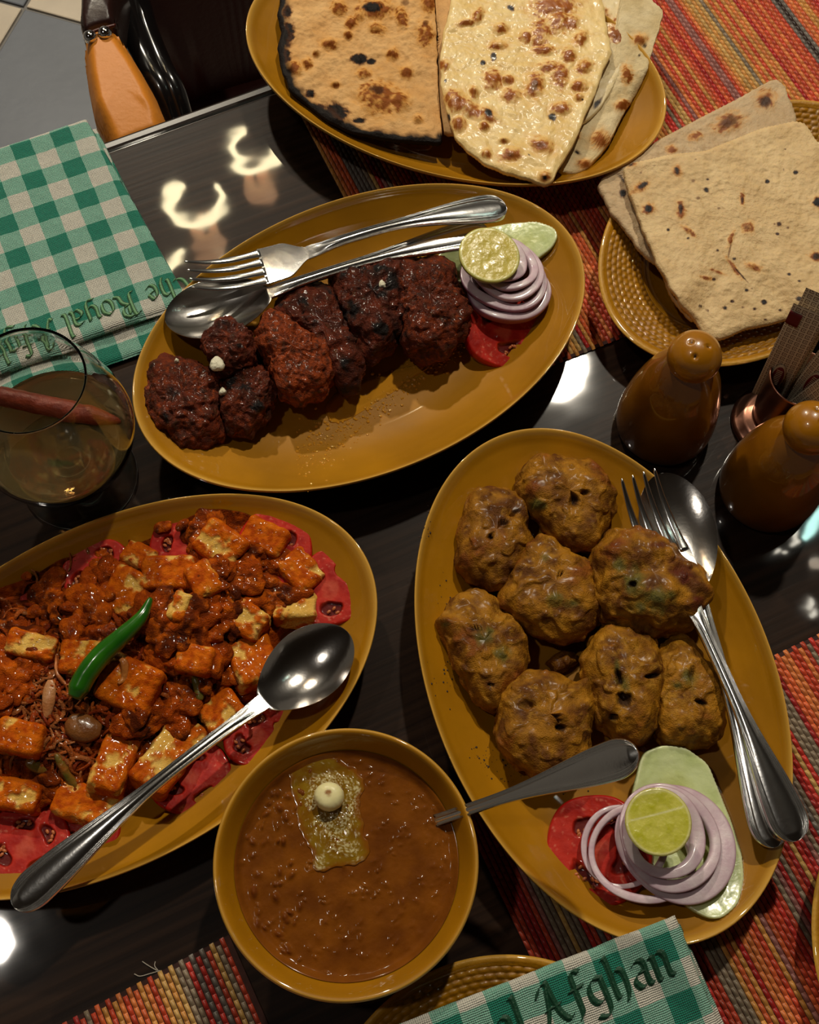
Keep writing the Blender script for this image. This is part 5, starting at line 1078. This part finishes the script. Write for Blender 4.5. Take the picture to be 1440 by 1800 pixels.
def cloth_layer(t, c00, c10, c11, c01, th, off, name='layer', seed=1, uvo=(0, 0), round_=.005, wr=.0008, n=120, m=90, uvd=None):
    """folded cloth layer over the quad c00 (u=0,v=0) .. ; u runs c00->c10, v runs c00->c01"""
    u = np.linspace(0, 1, n); v = np.linspace(0, 1, m); U, Vv = np.meshgrid(u, v, indexing='ij')
    u_, v_ = .5 - .5 * np.cos(pi * U), .5 - .5 * np.cos(pi * Vv); U2 = U * .5 + u_ * .5; V2 = Vv * .5 + v_ * .5
    Q = (1 - U2)[..., None] * ((1 - V2)[..., None] * c00 + V2[..., None] * c01) + U2[..., None] * ((1 - V2)[..., None] * c10 + V2[..., None] * c11)
    Lu = np.linalg.norm(c10 - c00); Lv = np.linalg.norm(c01 - c00)
    du = np.minimum(U2, 1 - U2) * Lu; dv = np.minimum(V2, 1 - V2) * Lv; d = np.minimum(du, dv)
    e = np.clip(d / round_, 0, 1); prof = np.sqrt(np.clip(1 - (1 - e) ** 2, 0, 1))
    w = wr * fbm(Q, .03, 3, seed) + wr * .4 * fbm(Q, .010, 2, seed + 3)
    edge = .0007 * fbm(Q, .02, 2, seed + 7)[..., None] * np.array([1, 1, 0]) * (1 - e)[..., None]
    Tp = Q + edge; Bt = Q + edge
    Tp[..., 2] += off + th * (.5 + .5 * prof) + w; Bt[..., 2] += off + th * (.5 - .5 * prof) + w * .3
    V = np.concatenate([Tp, Bt[:, ::-1]], 1)
    if uvd is None: UV = np.stack([U2 * Lu, V2 * Lv], -1)
    else: UV = np.stack([(Q - uvd[0]) @ uvd[1], (Q - uvd[0]) @ uvd[2]], -1)
    UV = UV + np.array(uvo) + 1.24
    UV = np.concatenate([UV, UV[:, ::-1]], 1)
    N, M_ = V.shape[:2]; F = gfaces(N, M_, False, True)
    ends = [tuple(range(M_)), tuple((N - 1) * M_ + i for i in range(M_))[::-1]]
    V = np.concatenate([V[:1].mean(1, keepdims=True).repeat(M_, 1), V, V[-1:].mean(1, keepdims=True).repeat(M_, 1)], 0); UV = np.concatenate([UV[:1], UV, UV[-1:]], 0)
    return grid(name, V, GING, t, wv=True, uv=UV, flip=True), Tp
# broad-nib glyph strokes on a unit grid (x height .62, cap height 1)
GL = {
 'T': (.80, [[(.02, .86), (.12, .98), (.30, .90), (.52, .98), (.76, .90)], [(.42, .92), (.30, .70), (.34, .30), (.44, .06), (.62, .0), (.74, .12)], [(.18, .66), (.10, .40), (.16, .14)]]),
 'h': (.58, [[(.06, 1.0), (.14, .92), (.14, .08), (.20, .0)], [(.14, .50), (.30, .64), (.44, .52), (.44, .10), (.36, -.12)]]),
 'e': (.50, [[(.40, .40), (.10, .26)], [(.40, .40), (.26, .62), (.10, .46), (.10, .14), (.24, .0), (.42, .12)]]),
 'R': (.84, [[(.04, .92), (.16, .98), (.24, .88), (.24, .10), (.10, .0)], [(.20, .94), (.42, .99), (.62, .86), (.58, .60), (.36, .50)], [(.36, .50), (.56, .34), (.62, .08), (.78, .0)], [(.40, .88), (.38, .58)]]),
 'o': (.54, [[(.24, .64), (.09, .48), (.09, .14), (.24, .0), (.43, .14), (.43, .48), (.24, .64)]]),
 'y': (.56, [[(.06, .62), (.12, .52), (.12, .16), (.26, .02), (.44, .16)], [(.44, .62), (.44, .0), (.34, -.24), (.12, -.26)]]),
 'a': (.54, [[(.12, .56), (.28, .64), (.42, .54), (.42, .10), (.50, .0)], [(.42, .36), (.20, .34), (.09, .18), (.22, .0), (.42, .12)]]),
 'l': (.30, [[(.06, 1.0), (.14, .92), (.14, .10), (.24, .0)]]),
 'A': (.84, [[(.06, .74), (.20, .94), (.38, .98), (.42, .60), (.52, .20), (.68, .0), (.78, .08)], [(.36, .90), (.26, .40), (.10, .0), (.0, .06)], [(.18, .38), (.56, .42)]]),
 'f': (.42, [[(.40, .94), (.28, 1.0), (.18, .88), (.18, .06), (.10, -.10)], [(.02, .58), (.38, .60)]]),
 'g': (.56, [[(.44, .62), (.24, .64), (.09, .48), (.09, .20), (.24, .06), (.44, .18)], [(.44, .64), (.44, -.10), (.30, -.28), (.08, -.22)]]),
 'n': (.58, [[(.06, .60), (.14, .54), (.14, .06), (.20, .0)], [(.14, .50), (.30, .64), (.44, .52), (.44, .08), (.54, .0)]]),
 ' ': (.34, [])}
def embroider(t, text, org, ex, ey, size, surf_z, m_out, m_fill, start=0.0, slant=0.0, xs=1.0):
    """satin stitch letters: org = baseline start, ex/ey unit directions on the cloth, size = cap height"""
    x = start
    for ch in text:
        adv, strokes = GL[ch]
        for nm, mm, wn, hz in (('letter_outline', m_out, .085, .0004), ('letter', m_fill, .055, .0009)):
            Vs = []; Fs = []
            for st in strokes:
                sp_ = spline([(a, b_, 0) for a, b_ in st], 6 * len(st)) if len(st) > 2 else np.array([(a, b_, 0) for a, b_ in np.linspace(st[0], st[1], 6)])
                nb = np.array([.80, .60]) * wn; b0 = len(Vs); K = len(sp_)
                for i in range(K):
                    for s_, zz in ((-1.15, -.6), (-.75, .6), (0, 1), (.75, .6), (1.15, -.6)):
                        lx = (x + sp_[i][0] + nb[0] * s_ + slant * sp_[i][1]) * size * xs; ly = (sp_[i][1] + nb[1] * s_ * .9) * size
                        q = org + ex * lx + ey * ly; Vs.append((q[0], q[1], surf_z(q[0], q[1]) + hz * (zz * .6 + .6) + .00012 * (i % 2)))
                for i in range(K - 1):
                    for j in range(4): a = b0 + i * 5 + j; Fs.append((a, a + 1, a + 6, a + 5))
                Fs += [tuple(b0 + j for j in range(5))[::-1], tuple(b0 + (K - 1) * 5 + j for j in range(5))]
            if Vs: build(nm if nm == 'letter_outline' else 'letter', Vs, Fs, mm, t, smooth=True)
        x += adv
THR_D = mat('dark_green_thread', rgb(20, 66, 44), rough=.5, bump=[(900, .0004)]); THR_L = mat('pale_green_thread', rgb(104, 150, 104), rough=.5, bump=[(900, .0004)]); THR_K = mat('thread_outline', rgb(38, 70, 44), rough=.6)
def surf_from(Tp):
    q = Tp[::2, ::2].reshape(-1, 3)
    def f(x, y):
        d = (q[:, 0] - x) ** 2 + (q[:, 1] - y) ** 2; return q[np.argmin(d), 2]
    return f
# left napkin: u runs from the right edge's top towards the left, v runs down the right edge
def napkin_left():
    H = .006
    a = P(160, 228, .012); b = P(334, 520, .010); d = b - a; d[2] = 0; d /= np.linalg.norm(d); s = np.array([d[1], -d[0], 0]); s = s if s[0] < 0 else -s
    s2 = P(110, 560, .01) - P(320, 488, .01); s2[2] = 0; s2 /= np.linalg.norm(s2)
    t = thing('napkin', (a + s2 * .08 + d * .05) * [1, 1, 0] + [0, 0, TZ], 'green gingham napkin with dark embroidered lettering seen upside down, at the left', 'napkin', 'green gingham napkins')
    end = P(262, 576, .012); top = P(158, 228, .012)
    c00 = P(158, 226, .0); c01 = P(338, 548, .0); c10 = c00 + s2 * .165 + d * .004; c11 = P(-30, 668, .0); c11 = c01 + s2 * .17
    fx = lambda q: np.array([q[0], q[1], TZ])
    c00, c01, c10, c11 = map(fx, (c00, c01, c10, c11)); uvd = (c00, s2, np.array([s2[1], -s2[0], 0]) if s2[0] > 0 else np.array([-s2[1], s2[0], 0]))
    ofs = np.array([.0, .0, 0])
    lo01 = fx(P(352, 590, 0)); lo11 = lo01 + s2 * .17
    cloth_layer(t, c00 + d * .004 - s2 * .003, c10 + d * .004, lo11, lo01, .0046, .0004, 'lower_fold', 5, (.004, .003), uvd=uvd)
    o, Tp = cloth_layer(t, c00, c10, c11, c01, .0058, .0052, 'upper_fold', 8, (.0, .0085), uvd=uvd, wr=.0009)
    sf = surf_from(Tp); org = P(350, 460, .011)
    org = P(335, 478, .011)
    down = np.array([s2[1], -s2[0], 0]); toward_top = -down if (P(300, 300, .01) - P(320, 480, .01)) @ down < 0 else down
    # letters stand upside down for the viewer: their tops point to the viewer's side
    embroider(t, 'The Royal Afghan', org, s2, -toward_top * 1.0, .0158, sf, THR_K, THR_L, start=-.05)
napkin_left()
def napkin_bottom():
    tr = P(1184, 1610, .040); tl = P(700, 1800, .0405); ex = tr - tl; ex /= np.linalg.norm(ex)
    rt = P(1290, 1802, .034); dv = rt - tr; dv = dv - (dv @ ex) * ex * .9; dv /= np.linalg.norm(dv)
    t = thing('napkin', tr + dv * .05 - ex * .05 - [0, 0, .016], 'green gingham napkin with dark green embroidery at the bottom edge, over the fritter platter', 'napkin', 'green gingham napkins')
    c01, c11 = tr - ex * .16, tr; c00, c10 = c01 + dv * .085, c11 + dv * .085 + ex * .0
    uvd = (tr, ex, np.cross([0, 0, 1], ex)); dz = np.array([0, 0, .001])
    cloth_layer(t, c00 + ex * .006 , c10 + ex * .006, c11 + ex * .0035 - dv * -.004, c01 - ex * .010 - dv * -.004, .0045, -.0104, 'lower_fold', 12, (.004, .004), uvd=uvd)
    cloth_layer(t, c00 + ex * .003, c10 + ex * .003, c11 + ex * .0015 + dv * .002, c01 - ex * .004 + dv * .002, .0045, -.0058, 'middle_fold', 13, (.002, .002), uvd=uvd)
    o, Tp = cloth_layer(t, c00, c10, c11, c01, .0056, -.0012, 'upper_fold', 15, (.0048, .0045), uvd=uvd, wr=.0006)
    sf = surf_from(Tp); e = P(1188, 1712, .040) - P(950, 1814, .040); e /= np.linalg.norm(e); org = P(1190, 1711, .042)
    up_ = np.cross([0, 0, 1], e); up_ /= np.linalg.norm(up_)
    wid = sum(GL[c][0] for c in 'The Royal Afghan')
    embroider(t, 'The Royal Afghan', org, e, up_, .0172, sf, THR_D, THR_D, start=-wid, xs=1.04)
napkin_bottom()

# ================================================================== stemmed glass with drink and cinnamon
def glass():
    top = P(20, 636, .110); f0 = P(150, 850, .001); c = np.array([(top[0] * .3 + f0[0] * .7), (top[1] * .3 + f0[1] * .7), TZ])
    t = thing('goblet', c, 'clear round stemmed glass with a pale amber drink', 'glass')
    G = mat('clear_glass', (1, 1, 1), rough=.0, trans=1, ior=1.48, spec=.5)
    LQ = mat('amber_drink', rgb(240, 214, 150), rough=.0, trans=.93, ior=1.33)
    outer = [(.0001, .0002), (.024, .0002), (.0300, .0006), (.0312, .0014), (.0300, .0022), (.020, .0042), (.010, .0068), (.0060, .0100), (.0054, .0130), (.0062, .0165), (.0120, .0205), (.0215, .0262), (.0310, .0350), (.0372, .0450), (.0402, .0560), (.0405, .0640), (.0390, .0740), (.0362, .0850), (.0330, .0950), (.0302, .1030), (.0284, .1088), (.0282, .1098)]
    inner = [(.0276, .1100), (.0271, .1094), (.0272, .1085), (.0290, .1030), (.0318, .0948), (.0350, .0848), (.0378, .0738), (.0393, .0640), (.0390, .0562), (.0359, .0458), (.0298, .0364), (.0204, .0280), (.0110, .0232), (.0001, .0222)]
    pr = spline([(a, b, 0) for a, b in outer + inner], 260)[:, :2]; pr[:, 0] = np.maximum(pr[:, 0], .0001)
    grid('vessel', lathe(pr, 128, ctr=c), G, t, wv=True, flip=False)
    iz = np.array(inner)[::-1]; lv = .052
    zz = np.linspace(.0223, lv, 40); r_ = np.interp(zz, iz[:, 1], iz[:, 0]) - .00015; prl = [(.0001, .02225)] + [(a, b) for a, b in zip(r_, zz)]; rl = r_[-1]
    prl += [(rl - .0006, lv - .0002), (rl - .0018, lv - .0006), (rl * .5, lv - .0008), (.0001, lv - .0008)]
    grid('drink', lathe(prl, 110, ctr=c), LQ, t, wv=True, flip=False)
    b = P(212, 741, .052); d = P(-40, 690, .060) - b; d /= np.linalg.norm(d)
    a0 = np.array([b[0], b[1], TZ + .052]); rel = a0[:2] - c[:2]; rn = np.linalg.norm(rel)
    if rn > .0345: a0[:2] = c[:2] + rel / rn * .0345
    b0 = a0 + d * .062; ax = d; cm = mat('cinnamon_bark', rgb(140, 52, 20), rough=.45, coat=.3, mottle=(90, .25), bump=[(260, .0012)])
    K = 60; tt = np.linspace(0, 1, K); V = []
    up = np.array([0, 0, 1.0]); s = np.cross(ax, up); s /= np.linalg.norm(s); u = np.cross(s, ax)
    for t_ in tt:
        # bark rolled into two scrolls
        R = .0058 * (min(1, (t_ + .005) / .28) ** .55) ; R = max(R, .0008)
        th = np.linspace(-.2 * pi, 1.75 * pi, 40); sp_ = 1 - .33 * np.clip(th / (1.75 * pi), 0, 1) * (.7 + .3 * t_)
        pts = a0 + ax * .062 * t_ + (np.cos(th) * sp_ * R)[:, None] * s + (np.sin(th) * sp_ * R)[:, None] * u
        inn = a0 + ax * .062 * t_ + (np.cos(th) * sp_ * R * .82)[:, None] * s + (np.sin(th) * sp_ * R * .82)[:, None] * u
        V.append(np.concatenate([pts, inn[::-1]]))
    V = capped(np.array(V)); V += .0003 * fbm(V * [1, 1, 1], .005, 3, 2)[..., None]
    tag(grid('cinnamon_stick', V, cm, None, wv=True), 'reddish brown cinnamon stick floating in the stemmed glass', 'spice')
glass()

# ================================================================== ceiling lamps seen only as reflections
def ring_lamp(px, py, height, R, label, open_deg, turn, power=0, tone=(1.0, .84, .50), st=30.0):
    c = mirror_pos(px, py, height); t = thing('pendant_lamp', c, label, 'lamp', 'ring pendants above the table')
    em = bpy.data.materials.new('lit_ring'); em.use_nodes = True; b = em.node_tree.nodes['Principled BSDF']; b.inputs['Base Color'].default_value = (1, .9, .7, 1); b.inputs['Emission Color'].default_value = (*tone, 1); b.inputs['Emission Strength'].default_value = st
    sh = bpy.data.materials.new('lit_shade'); sh.use_nodes = True; b = sh.node_tree.nodes['Principled BSDF']; b.inputs['Base Color'].default_value = (.9, .6, .35, 1); b.inputs['Emission Color'].default_value = (1, .50, .24, 1); b.inputs['Emission Strength'].default_value = 4.5
    th = np.radians(np.linspace(turn + open_deg / 2, turn + 360 - open_deg / 2, 60)); path = np.stack([c[0] + R * np.cos(th), c[1] + R * np.sin(th), c[2] + 0 * th], 1)
    grid('light_ring', tube(path, R * .14, 12), em, t, wv=True)
    pr = [(R * .50, R * 1.5), (R * .58, R * 2.2), (R * .66, R * 3.0), (R * .62, R * 3.02), (R * .54, R * 2.2), (R * .46, R * 1.52)]
    grid('shade', lathe(pr, 48, ctr=c), sh, t, wv=True, wu=True)
    grid('stem', tube(np.array([c + [0, 0, R * .5], np.array([c[0], c[1], 3.098])]), .004, 8), mat('lamp_stem', (.02, .02, .02), rough=.4), t, wv=True)
ring_lamp(446, 258, 1.55, .056, 'ring pendant lamp furthest over the table, mirrored beside the flatbread platter', 90, 70)
ring_lamp(343, 358, 1.45, .053, 'ring pendant lamp mirrored next to the fork tips', 80, 95)
ring_lamp(343, 482, 1.35, .050, 'ring pendant lamp mirrored under the fork tines', 80, 80)
def bulb(px, py, height, r, col, st, label, group, stretch=None):
    c = mirror_pos(px, py, height); em = bpy.data.materials.new('lit_bulb'); em.use_nodes = True; b = em.node_tree.nodes['Principled BSDF']; b.inputs['Emission Color'].default_value = (*col, 1); b.inputs['Emission Strength'].default_value = st
    if stretch is None: V = capped(np.array([[c + r * np.array([math.sin(a) * math.cos(q), math.sin(a) * math.sin(q), math.cos(a)]) for q in np.arange(16) / 16 * 2 * pi] for a in np.linspace(.1, pi - .1, 10)]))
    else: V = tube(np.array([c, mirror_pos(*stretch, height)]), r, 12)
    tag(grid('light_bulb', V, em, None, wv=True), label, 'light', group)
for x, y in ((1399, 926), (1395, 932), (1393, 940), (1400, 948), (1391, 952), (1363, 965), (1358, 970), (1376, 972), (1425, 1062), (1419, 1068), (1430, 1077), (1423, 1082)):
    bulb(x, y, 1.5, .0055, (1, .92, .75), 18, 'tiny bulb of a light string mirrored in the table beside the lower shaker', 'string of tiny bulbs')
bulb(1416, 940, 1.5, .008, (.55, 1, .9), 30, 'cool white tube lamp mirrored right of the lower shaker', None, stretch=(1452, 895))
bulb(1440, 990, 1.5, .016, (1, .8, .6), 8, 'round warm bulb mirrored at the right edge', None)

# ------------------------------------------------------------------ specks and lint
SPECK = mat('dark_spice', rgb(44, 26, 12), rough=.7)
def gs(r):
    cx_, cy_, sx_, sy_ = [(788, 1190, 14, 22), (748, 930, 6, 20), (905, 1360, 26, 14), (800, 1060, 16, 30), (850, 1330, 14, 10), (1005, 1385, 20, 8)][r.randint(6)]
    return cx_ + r.normal() * sx_, cy_ + r.normal() * sy_
drops(170, gs, FZ, .00015, .0006, SPECK, 'spice_specks', 'tiny dark spice specks on the left side of the fritter platter', 'spice', 9)
LINT = mat('white_lint', rgb(190, 180, 165), rough=.8)
t = thing('lint', P(265, 1708, .0), 'wisp of pale lint on the table by the lower left placemat', 'lint')
for pts in ([(236, 1712), (246, 1716), (262, 1712), (282, 1706)], [(250, 1690), (262, 1698), (276, 1706)], [(273, 1690), (272, 1698), (278, 1706)]):
    grid('fibre', tube(spline([P(x, y, .0006) for x, y in pts], 14), .00025, 6), LINT, t, wv=True)
V, *_ = blob([(1022, 775), (1032, 770), (1042, 776), (1040, 785), (1028, 788)], .0, .002, 90, n=40, k=20, amp=.0004, size=.002, amp2=.0002, size2=.001)
tag(grid('crumb', V, SPECK, None, wv=True), 'brown crumb on the table just above the fritter platter', 'crumb')
